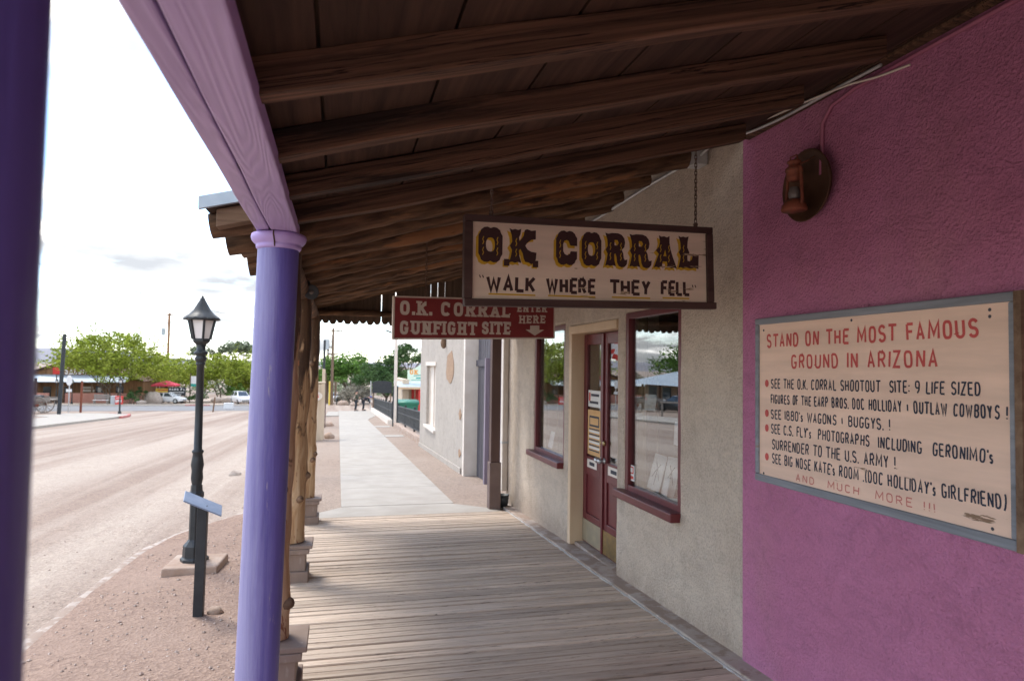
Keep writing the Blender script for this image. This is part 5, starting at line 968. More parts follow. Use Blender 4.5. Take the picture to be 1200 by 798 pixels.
# ------------------------------------------------------------------ people on the pavement
def skin_fig(name, nodes, edges, mat, parent, root=0, sub=2):
    me = bpy.data.meshes.new(name); me.from_pydata([Vector(n[0]) for n in nodes], edges, []); o = bpy.data.objects.new(name, me); C.objects.link(o)
    sk = o.modifiers.new('skin', 'SKIN'); sk.use_smooth_shade = True; sv = me.skin_vertices[0].data
    for i, n in enumerate(nodes): r = n[1]; sv[i].radius = r if isinstance(r, tuple) else (r, r); sv[i].use_root = (i == root)
    su = o.modifiers.new('sub', 'SUBSURF'); su.levels = su.render_levels = sub; me.materials.append(mat)
    dg = bpy.context.evaluated_depsgraph_get(); dg.update(); m2 = bpy.data.meshes.new_from_object(o.evaluated_get(dg)); o.modifiers.clear(); o.data = m2; o.parent = parent
    for p in m2.polygons: p.use_smooth = True
    return o
def person(label, J, jacket, hat, loc, k=1.0, rz=0.0):
    """J: joint dictionary in metres (x forward, z up), figure faces +x"""
    t = thing('person', label, 'person', (0, 0, 0)); names = list(J); R = dict(pel=(.12, .15), wst=(.105, .135), chs=(.125, .165), nek=.055, hd0=.075, hd1=.095, hd2=.07, hipL=.085, kneL=.06, ankL=.042, toeL=.035, hipR=.085, kneR=.06, ankR=.042, toeR=.035, shL=.062, elL=.045, wrL=.032, haL=.036, shR=.062, elR=.045, wrR=.032, haR=.036)
    idx = {n: i for i, n in enumerate(names)}; ch = [('pel', 'wst'), ('wst', 'chs'), ('chs', 'nek'), ('nek', 'hd0'), ('hd0', 'hd1'), ('hd1', 'hd2')]
    for s in 'LR': ch += [('pel', 'hip'+s), ('hip'+s, 'kne'+s), ('kne'+s, 'ank'+s), ('ank'+s, 'toe'+s), ('chs', 'sh'+s), ('sh'+s, 'el'+s), ('el'+s, 'wr'+s), ('wr'+s, 'ha'+s)]
    nodes = [(J[n], R[n]) for n in names]; ed = [(idx[a], idx[b]) for a, b in ch]
    for s in 'LR':                                     # four fingers and a thumb on each hand
        h, wv = Vector(J['ha'+s]), (Vector(J['ha'+s])-Vector(J['wr'+s])).normalized()
        for q in range(5):
            sd__ = Vector((0, (q-1.5)*.02, 0)) if q < 4 else Vector((0, .04 if s == 'R' else -.04, 0)); ln = (.07, .08, .075, .06, .05)[q]; i0 = len(nodes)
            nodes += [(h+sd__+wv*ln*.5, .009), (h+sd__+wv*ln+Vector((0, 0, -.015)), .008)]; ed += [(idx['ha'+s], i0), (i0, i0+1)]
    skin_fig('body', nodes, ed, M['skin'], t, idx['pel'])
    f = Vector(J['hd1']); d = (Vector(J['face'] if 'face' in J else (1, 0, 0))).normalized()
    def sub(keys, grow, name, mat, cut=None):
        kk = [n for n in names if n in keys]; ii = {n: i for i, n in enumerate(kk)}; g = lambda r: tuple(q+grow for q in r) if isinstance(r, tuple) else r+grow
        nd = [(J[n] if not cut or n not in cut else tuple(Vector(J[cut[n][0]])*(1-cut[n][1])+Vector(J[n])*cut[n][1]), g(R[n])) for n in kk]
        skin_fig(name, nd, [(ii[a], ii[b]) for a, b in ch if a in ii and b in ii], mat, t, 0)
    sub({'pel', 'wst', 'chs', 'shL', 'elL', 'wrL', 'shR', 'elR', 'wrR'}, .02, 'jacket', jacket)
    sub({'pel', 'hipL', 'kneL', 'ankL', 'hipR', 'kneR', 'ankR'}, .016, 'trousers', M['trousers'])
    for s in 'LR': a = Vector(J['ank'+s]); b = Vector(J['toe'+s]); mb = MB(); mb.tube([a+Vector((-.05, 0, -.05)), a+Vector((.02, 0, -.045)), b+Vector((.03, 0, -.005)), b+Vector((.07, 0, -.01))], [.045, .052, .046, .025], 10); mb.build('shoe', M['blackp'], t)
    mb = MB(); mb.ball(f+Vector((-.01, 0, .055)), (.105, .098, .075), 14, 8); mb.obox(f+d*.12+Vector((0, 0, .05)), (.12, .15, .014)); mb.build('cap', hat, t)
    mb = MB(); mb.ball(f+d*.098+Vector((0, 0, -.015)), (.022, .014, .02), 8, 6); mb.build('nose', M['skin'], t)
    mb = MB(); [mb.ball(f+d*.085+Vector((0, s*.035, .012)), .012, 8, 6) for s in (-1, 1)]; mb.build('eyes', M['ink'], t)
    t.location = loc; t.scale = (k, k, k); t.rotation_euler.z = rz; return t
J1 = dict(pel=(0, 0, .93), wst=(-.01, 0, 1.1), chs=(-.01, 0, 1.33), nek=(.0, 0, 1.5), hd0=(.02, 0, 1.57), hd1=(.04, 0, 1.66), hd2=(.035, 0, 1.74), hipL=(0, .1, .88), kneL=(.03, .1, .48), ankL=(-.02, .1, .09), toeL=(.14, .1, .035), hipR=(0, -.1, .88), kneR=(-.02, -.11, .48), ankR=(-.1, -.11, .09), toeR=(.06, -.11, .035), shL=(0, .2, 1.41), elL=(.02, .25, 1.12), wrL=(.24, .16, 1.15), haL=(.32, .13, 1.17), shR=(0, -.2, 1.41), elR=(.02, -.25, 1.12), wrR=(.24, -.12, 1.13), haR=(.32, -.08, 1.16))
person('person in a dark green jacket and cap standing on the pavement holding hands forward', J1, M['jacket'], M['coat'], (1.45, 57.6, gz(57.6)+.0), .93, -.1)
J2 = dict(pel=(-.05, 0, .86), wst=(.06, 0, 1.0), chs=(.27, 0, 1.10), nek=(.42, 0, 1.13), hd0=(.49, 0, 1.13), hd1=(.58, 0, 1.12), hd2=(.63, 0, 1.14), hipL=(-.06, .1, .82), kneL=(.0, .11, .46), ankL=(-.04, .11, .09), toeL=(.12, .11, .035), hipR=(-.06, -.1, .82), kneR=(-.02, -.11, .46), ankR=(-.1, -.11, .09), toeR=(.06, -.11, .035), shL=(.34, .19, 1.1), elL=(.42, .22, .82), wrL=(.55, .14, .66), haL=(.6, .12, .6), shR=(.34, -.19, 1.1), elR=(.42, -.22, .82), wrR=(.55, -.12, .66), haR=(.6, -.09, .6))
person('person in a black coat and blue cap bending forward beside the end of the fence', J2, M['coat'], M['bluecap'], (2.1, 58.3, gz(58.3)), .97, -.1)
# ------------------------------------------------------------------ far side of the street
def pole(name, pts, r, mat, label, cat, n=8, group=None):
    mb = MB(); mb.tube(pts, r, n); return tag(mb.build(name, mat), label, cat, group)
x, y = -19.0, 54.5; pole('steel_pole', [(x, y, gz(y, .3)), (x+.18, y, gz(y)+5.55)], .13, M['blackp'], 'tall plain blue-black pole leaning slightly beside the wagon', 'pole', 10)
x, y = -19.2, 59.3; pole('marker_post', [(x, y, gz(y, .4)), (x+.03, y, gz(y)+2.3)], .085, M['rust'], 'rusty red marker post on the corner right of the stop sign', 'post')
ss = thing('stop_sign', 'back of a pale octagonal stop sign on a slim post by the corner', 'road sign', (-20.4, 60.4, gz(60.4)))
x, y = -20.4, 60.4; z = gz(y)-.2; mb = MB(); mb.tube([(x, y, z-.2), (x, y, z+2.95)], .045, 8); mb.build('post', M['silver'], ss)
mb = MB(); mb.prism([(x+.42*math.cos((i+.5)*math.pi/4)*.55, z+2.55+.42*math.sin((i+.5)*math.pi/4)) for i in range(8)], lambda u, v, d: (u, y-.06-d, v), 0, .02); mb.build('octagon', M['white'], ss); mb = MB(); mb.box(x-.2, x+.2, y-.07, y-.05, z+1.65, z+1.88); mb.build('small_plate', M['white'], ss)
# wagon
wg = thing('wagon', 'old grey wooden wagon with big spoked wheels on the lot over the road', 'wagon', (-22.3, 58, gz(58, .13)))
wy = 57.6; wz = gz(wy, .15)
def wheel(cx, cy, r, rz):
    w_ = MB(); R = Matrix.Rotation(rz, 3, 'Z'); ctr = Vector((cx, cy, wz+r+.03))
    rim = [ctr+R @ Vector((r*math.cos(i*math.pi/16), 0, r*math.sin(i*math.pi/16))) for i in range(33)]; w_.tube(rim, .036, 6, caps=False); rm = w_.build('wheel', M['greywood'], wg)
    h = MB(); h.tube([ctr+R @ Vector((0, -.17, 0)), ctr+R @ Vector((0, .17, 0))], [.1, .12], 10); h.build('hub', M['rust'], rm); sp = MB()
    for i in range(14): a = i*math.pi/7; sp.tube([ctr, ctr+R @ Vector((r*math.cos(a), 0, r*math.sin(a)))], .016, 5)
    sp.build('spokes', M['greywood'], rm)
wheel(-21.3, 57.0, .62, .12); wheel(-21.35, 58.5, .62, .12); wheel(-23.0, 56.9, .55, .2); wheel(-23.1, 58.4, .55, .2)
mb = MB(); [mb.box(-24.2, -20.4, 57.15+i*.21, 57.34+i*.21, wz+1.0, wz+1.06) for i in range(6)]; mb.box(-24.2, -20.5, 57.1, 57.14, wz+.9, wz+1.2); mb.box(-24.2, -20.5, 58.42, 58.46, wz+.9, wz+1.2); mb.build('bed', M['greywood'], wg)
mb = MB(); [mb.bar((xx, 57.0, wz+hh), (xx, 58.5, wz+hh), .09, .09) for xx, hh in ((-21.32, .64), (-23.05, .58))]; mb.bar((-23.1, 57.75, wz+.75), (-20.6, 57.75, wz+.8), .08, .1); mb.build('axles', M['greywood'], wg)
mb = MB(); mb.box(-23.4, -21.9, 57.2, 57.6, wz+1.25, wz+1.38); mb.box(-22.0, -21.3, 57.3, 58.2, wz+1.1, wz+1.34); mb.build('seat', M['blackp'], wg, bevel=.02)
mb = MB(); mb.box(-22.25, -22.12, 57.1, 57.18, wz+1.08, wz+1.3); mb.build('red_rag', M['red'], wg)
# bench, sandwich box, boulders
bn = thing('bench', 'weathered slatted bench in front of the salmon low wall', 'bench', (-27.7, 92.2, gz(92.2, .1)))
bx, by, bz = -27.7, 92.2, gz(92.2, .1)
mb = MB(); [mb.box(bx-.85, bx+.85, by+.22, by+.27, bz+.62+i*.2, bz+.78+i*.2) for i in range(3)]; mb.build('backrest', M['greywood'], bn)
mb = MB(); [mb.box(bx-.85, bx+.85, by-.3+i*.16, by-.17+i*.16, bz+.48, bz+.53) for i in range(3)]; mb.build('seat', M['white'], bn)
for sx_ in (-.7, .7):
    for a, h in ((-.28, .48), (.2, 1.2)): mb = MB(); mb.box(bx+sx_-.06, bx+sx_+.06, by+a-.05, by+a+.05, bz-.05, bz+h); mb.build('leg', M['greywood'], bn)
sx0, sy0 = -25.35, 90.6; sz0 = gz(sy0, .1); sa = thing('sandwich_board', 'red box sign with white lettering beside the grey bin at the low wall', 'sign', (sx0, sy0, sz0))
mb = MB(); mb.box(sx0-.38, sx0+.38, sy0, sy0+.5, sz0, sz0+1.0); mb.build('body', M['red'], sa, bevel=.02); La = Letters((sx0, sy0-.004, sz0), (1, 0, 0), (0, 0, 1), (0, -1, 0)); La.text('OPEN', -.32, .18, .32, .22, .42, .085, word=('lettering', M['white'], sa)); La.strip([(-.3, .8), (.3, .8)], .06); La.build('small_lettering', M['white'], sa)
mb = MB(); mb.box(-26.3, -25.8, 90.9, 91.5, gz(91, .1), gz(91, .1)+.95); mb.box(-26.35, -25.75, 90.85, 91.55, gz(91, .1)+.951, gz(91, .1)+1.02); tag(mb.build('litter_bin', M['trafo'], bevel=.02), 'square grey litter bin left of the red box sign', 'bin')
rock(-24.3, 102, 1.15, 'tall pale standing boulder left of the red-topped food cart', .1, 'rock', 2, .95); rock(-24.4, 96.5, .55, 'low round boulder in front of the tall pale boulder', .1, 'rock', 9, .6)
rock(-22.1, 108, .85, 'reddish boulder right of the white car bonnet', .1, 'stone', 14, .8); rock(-15.6, 108, 1.0, 'pale boulder in the rockery under the right mesquite', .1, 'rock', 19); rock(-17.4, 109, .8, 'small rough boulder left in the rockery under the right mesquite', .1, 'rock', 23); rock(-14.3, 108.5, .6, 'low boulder nearest the white parked van', .1, 'stone', 29)
rock(.6, 84, .7, 'tan flat boulder left of the pale bush at the pavement end', .0, 'stone', 31, .5); rock(1.9, 80, .55, 'tan boulder between the two people at the pavement end', .0, 'stone', 37, .5)
mb = MB(); mb.bar((-10.33, 63, gz(63, .3)), (-10.2, 63, gz(63)+1.05), .16, .1, (1, 0, 0)); tag(mb.build('wooden_stake', M['tail']), 'short tan wooden stake at the edge of the dirt street', 'stake')
mb = MB(); mb.box(-11.0, -10.15, 73.0, 73.6, gz(73, .2), gz(73)+.32); mb.box(-11.05, -10.1, 72.95, 73.65, gz(73)+.321, gz(73)+.37); tag(mb.build('white_box', M['white'], bevel=.02), 'small white box standing on the asphalt before the parked van', 'box')
# saloon
sl_ = thing('saloon_building', 'brown plank saloon with tin porch roof and white lettering behind the mesquite', 'building', (-36, 113, gz(113)))
y = 113.0; z = gz(y, .2)
mb = MB(); mb.box(-52, -28.4, y, y+14, z-.3, z+3.2); mb.build('wall', M['plankwall'], sl_)
mb = MB(); mb.prism([(-46.5, z+3.2), (-28.8, z+3.2), (-36.4, z+6.2), (-38.0, z+6.2)], lambda u, v, d: (u, y+.3+d, v), 0, 13); mb.build('gable', M['plankwall'], sl_)
mb = MB(); mb.prism([(-46.9, z+3.15), (-46.5, z+3.05), (-38, z+6.1), (-36.4, z+6.1), (-28.6, z+3.05), (-28.2, z+3.15), (-36.2, z+6.35), (-38.2, z+6.35)], lambda u, v, d: (u, y-.1+d, v), 0, 13.8); mb.build('roof', M['rafter'], sl_)
mb = MB(); mb.prism([(0, 3.0), (3.4, 3.95), (3.4, 4.05), (0, 3.1)], lambda u, v, d: (-53+d, y-3.2+u, z+v), 0, 23.0); mb.build('porch_roof', M['tin'], sl_)
for xx in (-49, -45.2, -41.5, -37.9, -34.3, -30.6): mb = MB(); mb.box(xx-.08, xx+.08, y-3.0, y-2.85, z-.2, z+3.0); mb.build('porch_post', M['tail'], sl_)
for xx in (-43.8, -34.2, -31.5):
    mb = MB(); mb.box(xx-.5, xx+.5, y-.04, y-.001, z+.9, z+2.4); wq = mb.build('window', M['carglass'], sl_); mb = MB(); mb.box(xx-.22, xx+.22, y-.06, y-.042, z+1.5, z+2.2); mb.build('window_card', M['paper'], wq)
for xx in (-41.0, -38.9): mb = MB(); mb.box(xx-.5, xx+.5, y-.05, y-.001, z, z+2.3); mb.build('door', M['cardark'], sl_)
mb = MB(); mb.box(-39.2, -37.9, y-3.3, y-3.2, z+4.15, z+5.1); sgp = mb.build('sign_panel', M['red'], sl_)
Ls = Letters((0, y-3.3, z), (1, 0, 0), (0, 0, 1), (0, -1, 0)); Ls.text('SALOON', -37.7, 4.15, -34.4, 4.15, 1.0, .17, True, gap=.35); Ls.build('roof_lettering', M['white'], sl_)
mb = MB(); mb.box(-38.9, -33.4, y-3.22, y-3.15, z+4.05, z+4.14); mb.box(-38.8, -38.7, y-3.2, y-3.1, z+3.1, z+4.05); mb.box(-33.6, -33.5, y-3.2, y-3.1, z+3.1, z+4.05); mb.build('letter_rail', M['rafter'], sl_)
for i, zz in enumerate((2.0, 1.55)): mb = MB(); mb.box(-36.6, -35.0+.2*i, y-.09, y-.05, z+zz, z+zz+.33); mb.build('arrow_board', M['offwhite'], sl_)
def lowwall(x0, x1, y0, lab): mb = MB(); mb.box(x0, x1, y0, y0+.3, gz(y0, .4), gz(y0)+1.15); return tag(mb.build('low_wall', M['wallpink'], bevel=.03), lab, 'low wall')
lowwall(-47, -39.2, 108.6, 'salmon low wall left of the saloon door, behind the wagon'); lowwall(-37.2, -29.6, 108.6, 'long salmon low wall right of the saloon door, behind the bench'); lowwall(-29.5, -26.6, 105.5, 'short salmon low wall stepping forward near the tall boulder')
# food cart, black sign, cars
fc = thing('food_cart', 'grey food cart under a red canopy with a yellow sign', 'food cart', (-24.1, 107, gz(107)))
x, y = -24.0, 107.0; z = gz(y, .15)
mb = MB(); mb.box(x-1.25, x+1.1, y, y+2, z+.5, z+1.35); mb.build('body', M['trafo'], fc, bevel=.05); mb = MB(); mb.box(x-1.2, x+.85, y-.06, y-.005, z+1.1, z+2.05); ysg = mb.build('sign_panel', M['yellow'], fc)
Ly = Letters((x, y-.062, z), (1, 0, 0), (0, 0, 1), (0, -1, 0)); Ly.text('HOT DOGS', -1.05, 1.2, .7, 1.2, .32, .07, word=('sign_lettering', M['redink'], ysg)); Ly.strip([(-.95, 1.8), (.6, 1.8)], .14); Ly.build('small_lettering', M['redink'], ysg)
mb = MB(); mb.add([(x-1.7, y-.6, z+2.55), (x+1.5, y-.6, z+2.55), (x+1.5, y+2.3, z+2.55), (x-1.7, y+2.3, z+2.55), (x-.1, y+.8, z+3.25), (x-1.7, y-.6, z+2.35), (x+1.5, y-.6, z+2.35), (x+1.5, y+2.3, z+2.35), (x-1.7, y+2.3, z+2.35)], [(0, 1, 4), (1, 2, 4), (2, 3, 4), (3, 0, 4), (0, 5, 6, 1), (1, 6, 7, 2), (2, 7, 8, 3), (3, 8, 5, 0)]); mb.build('canopy', M['tent'], fc)
for a, b in ((-1.15, .1), (1.0, .1), (-1.15, 1.9), (1.0, 1.9)): mb = MB(); mb.tube([(x+a, y+b, z+.1), (x+a, y+b, z+2.5)], .05, 6); mb.build('canopy_post', M['white'], fc)
for a in (-.6, .5): mb = MB(); mb.tube([(x+a, y-.05, z+.3), (x+a, y+.15, z+.3)], .3, 14); mb.build('wheel', M['tyre'], fc)
bs = thing('shop_sign', 'black sign board with white lettering standing behind the white car', 'sign', (-22.4, 106.8, gz(106.8)))
x, y = -22.4, 106.8; z = gz(y, .15); mb = MB(); mb.box(x-1.15, x+1.15, y, y+.15, z+1.0, z+2.2); pnl = mb.build('panel', M['blackp'], bs); mb = MB(); mb.box(x-1.0, x-.9, y+.16, y+.3, z, z+2.1); mb.box(x+.9, x+1.0, y+.16, y+.3, z, z+2.1); mb.build('legs', M['pole'], bs)
Lb = Letters((x, y-.004, z), (1, 0, 0), (0, 0, 1), (0, -1, 0)); Lb.text("MAMA F's", -1.05, 1.72, 1.0, 1.72, .38, .09, word=('lettering', M['white'], pnl)); Lb.strip([(-.95, 1.5), (.95, 1.5)], .1); Lb.build('small_lettering', M['white'], pnl); Lb.strip([(-.6, 1.22), (.6, 1.22)], .09); Lb.build('small_lettering', M['white'], pnl)
def make_car(kind):
    t = thing('parked_car', 'car', 'car', (0, 0, 0)); Lh, Wd = 2.25, .88
    # side profile stations: x, sill z, waist z
    st = [(-2.22, .42, .62, .70), (-2.12, .30, .86, .80), (-1.5, .24, .95, .87), (-.6, .24, .98, .88), (.5, .24, .96, .88), (1.1, .24, .93, .88), (1.75, .26, .84, .84), (2.12, .30, .72, .74), (2.22, .40, .58, .62)]
    if kind == 'van': st = [(a, b, c*1.14, d) for a, b, c, d in st]
    mb = MB(); vs = []
    for a, lo, hi, hw in st: vs += [(a, -hw, lo), (a, -hw*1.02, (lo+hi)/2), (a, -hw*.9, hi), (a, hw*.9, hi), (a, hw*1.02, (lo+hi)/2), (a, hw, lo)]
    k = len(st); mb.add(vs, [(6*i+j, 6*i+(j+1) % 6, 6*i+6+(j+1) % 6, 6*i+6+j) for i in range(k-1) for j in range(6)]+[(5, 4, 3, 2, 1, 0), tuple(6*(k-1)+j for j in range(6))], True); body = mb.build('body', M['carwhite'], t, bevel=.03)
    wz_ = .94 if kind != 'van' else 1.06; rf = 1.44 if kind != 'van' else 1.68; b0, b1, r0, r1 = (-1.75, 1.05, -1.05, .25) if kind != 'van' else (-2.0, 1.2, -1.75, .35)
    mb = MB(); mb.add([(b0, -.78, wz_), (b1, -.78, wz_), (r1, -.6, rf), (r0, -.6, rf), (b0, .78, wz_), (b1, .78, wz_), (r1, .6, rf), (r0, .6, rf)], [(0, 1, 2, 3), (4, 7, 6, 5), (0, 4, 5, 1), (1, 5, 6, 2), (2, 6, 7, 3), (3, 7, 4, 0)]); mb.build('cabin', M['carwhite'], t, bevel=.05)
    def pane(name, q): 
        c = sum((Vector(p) for p in q), Vector())/len(q); q = [c+(Vector(p)-c)*.9 for p in q]; n = (Vector(q[1])-Vector(q[0])).cross(Vector(q[2])-Vector(q[0])).normalized(); n = n if n.dot(c-Vector((0, 0, .9))) > 0 else -n
        mb = MB(); mb.add([p+n*.012 for p in q]+[p-n*.02 for p in q], [tuple(range(len(q))), tuple(range(len(q), 2*len(q)))[::-1]]+[(i, (i+1) % len(q), len(q)+(i+1) % len(q), len(q)+i) for i in range(len(q))]); mb.build(name, M['carglass'], t)
    pane('windscreen', [(b1, -.74, wz_), (b1, .74, wz_), (r1, .58, rf), (r1, -.58, rf)]); pane('rear_window', [(b0, .74, wz_), (b0, -.74, wz_), (r0, -.58, rf), (r0, .58, rf)]); md = (r0+r1)/2
    for s in (-1, 1):
        pane('side_window', [(b1-.1, s*.78, wz_), (md+.05, s*.78, wz_), (md+.05, s*.6, rf), (r1, s*.6, rf)]); pane('side_window', [(md-.05, s*.78, wz_), (b0+.1, s*.78, wz_), (r0, s*.6, rf), (md-.05, s*.6, rf)])
        mb = MB(); mb.box(2.06, 2.2, s*.62-.13, s*.62+.13, .56, .68); mb.build('headlight', M['silver'], t, bevel=.03); mb = MB(); mb.box(-2.2, -2.1, s*.66-.1, s*.66+.1, .66, .82); mb.build('tail_light', M['red'], t, bevel=.02)
        mb = MB(); mb.box(.95, 1.1, s*.93-.09, s*.93+.09, wz_, wz_+.14); mb.build('mirror', M['carwhite'], t, bevel=.03)
        for xx in (-1.35, 1.38): mb = MB(); mb.tube([(xx, s*.70, .33), (xx, s*.9, .33)], .335, 18); wh = mb.build('wheel', M['tyre'], t); mb = MB(); mb.tube([(xx, s*.895, .33), (xx, s*.915, .33)], .21, 12); mb.build('rim', M['silver'], wh)
    mb = MB(); mb.box(2.19, 2.235, -.5, .5, .44, .56); mb.build('grille', M['blackp'], t)
    return t
CARG = 'cars parked beyond the cross street'
c1 = make_car('car'); c1['label'] = 'white car with its bonnet showing right of the food cart'; c1['group'] = CARG; place(c1, -22.7, 103.6, .15, -.3)
c2 = make_car('van'); c2['label'] = 'white parked van facing the street under the right mesquite'; c2['group'] = CARG; place(c2, -13.1, 101.5, .15, -1.15)
c3 = dup(c1); c3['label'] = 'car with a blue lower side parked right behind the white van'; place(c3, -11.9, 106.5, .15, -1.3)
for ch in c3.children:
    if ch.name.startswith('body'): ch.data = ch.data.copy(); ch.data.materials[0] = M['carblue']
c4 = dup(c1); c4['label'] = 'distant white car at the far end of the pavement'; place(c4, -.9, 128, .1, -1.4)
mcz = thing('motorcycle', 'dark parked motorcycle at the far end of the pavement beside the pale bush', 'motorcycle', (-.15, 88, gz(88, .05)))
mz = gz(88, .05)
for yy in (87.3, 88.7): mb = MB(); mb.tube([(-.15+.0, yy+.32*math.cos(i*.3927), mz+.34+.32*math.sin(i*.3927)) for i in range(17)], .06, 6, caps=False); mb.build('wheel', M['tyre'], mcz)
mb = MB(); mb.tube([(-.15, 87.3, mz+.34), (-.15, 87.6, mz+.75), (-.15, 88.2, mz+.8), (-.15, 88.7, mz+.5)], [.05, .17, .2, .1], 8); mb.build('body', M['cardark'], mcz); mb = MB(); mb.tube([(-.5, 87.5, mz+1.05), (.2, 87.5, mz+1.05)], .025, 6); mb.ball((-.15, 87.35, mz+.92), .1); mb.build('handlebar', M['silver'], mcz)
# utility poles
def upole(x, y, h, label, arms, mat='pole', trafo=None, group='wooden utility poles', r=.2):
    t = thing('utility_pole', label, 'utility pole', (x, y, gz(y, .3)), group); z = gz(y, .3)
    mb = MB(); mb.tube([(x, y, z-.3), (x, y, z+h)], [r, r*.7], 10); mb.build('pole', M[mat], t)
    for hz, wd in arms:
        mb = MB(); mb.box(x-wd, x+wd, y-.2, y-.06, z+hz, z+hz+.15); a = mb.build('crossarm', M['pole'], t); mb = MB(); [mb.tube([(x+q*wd, y-.13, z+hz+.15), (x+q*wd, y-.13, z+hz+.38)], [.05, .03], 6) for q in (-.9, -.45, .45, .9)]; mb.build('insulators', M['trafo'], a)
    if trafo: mb = MB(); mb.tube([(x+trafo[0], y-.1, z+trafo[1]), (x+trafo[0], y-.1, z+trafo[1]+1.2)], .33, 12); mb.build('transformer', M['trafo'], t); mb = MB(); mb.tube([(x, y-.1, z+trafo[1]-.9), (x+trafo[0], y-.1, z+trafo[1])], .05, 6); mb.build('bracket', M['trafo'], t)
    return t
upole(-.75, 86.4, 9.6, 'tall utility pole with a wide crossarm and transformer left of the pavement', [(9.2, 1.15), (6.35, .6)], trafo=(-.75, 7.0))
upole(-1.5, 100, 9.0, 'utility pole just behind the tall one with a short crossarm', [(8.0, .5)]); upole(-.42, 112, 6.7, 'smaller distant utility pole with a crossarm right of the tall one', [(6.3, .8)])
upole(-28.1, 126.6, 15.0, 'orange-brown utility pole with a transformer rising above the mesquites', [(14.6, .6)], 'polered', (-.85, 11.2), r=.27)
mb = MB(); mb.tube([(-1.02, 86, gz(86, .1)), (-1.02, 86, gz(86)+2.8)], .09, 8); tag(mb.build('pole_guard', M['yellow']), 'yellow guard tube at the foot of the tall utility pole', 'pole guard')
def wire(pts, label): mb = MB(); mb.tube(pts, .018, 4); return tag(mb.build('overhead_wire', M['blackp']), label, 'wire')
def sag(a, b, s, n=14): a, b = Vector(a), Vector(b); return [a.lerp(b, i/n)-Vector((0, 0, s*4*(i/n)*(1-i/n))) for i in range(n+1)]
zt = gz(86.4, .3)
wire(sag((-.2, 86.3, zt+9.5), (30, 62, zt+10), 1.0), 'thin overhead wire from the tall pole running right over the trees'); wire(sag((-.3, 86.3, zt+6.8), (14, 96, zt+5.2), .6), 'lower overhead wire from the tall pole sagging towards the green trees')
wire(sag((-1.2, 86.3, zt+9.5), (-24, 40, zt+13), 1.2), 'thin overhead wire from the tall pole running left over the street')
bp = thing('street_banner', 'small blue and white banner on a thin dark pole among the mesquites', 'banner', (-20.6, 108, gz(108)))
mb = MB(); mb.tube([(-20.9, 108, gz(108, .2)), (-20.9, 108, gz(108)+4.1)], .07, 8); mb.build('pole', M['darkpost'], bp); mb = MB(); mb.box(-20.8, -20.0, 107.96, 107.99, gz(108)+2.6, gz(108)+3.7); mb.cur = 1; mb.box(-20.8, -20.0, 107.955, 107.995, gz(108)+2.2, gz(108)+2.599); mb.build('cloth', [M['white'], M['teal']], bp)
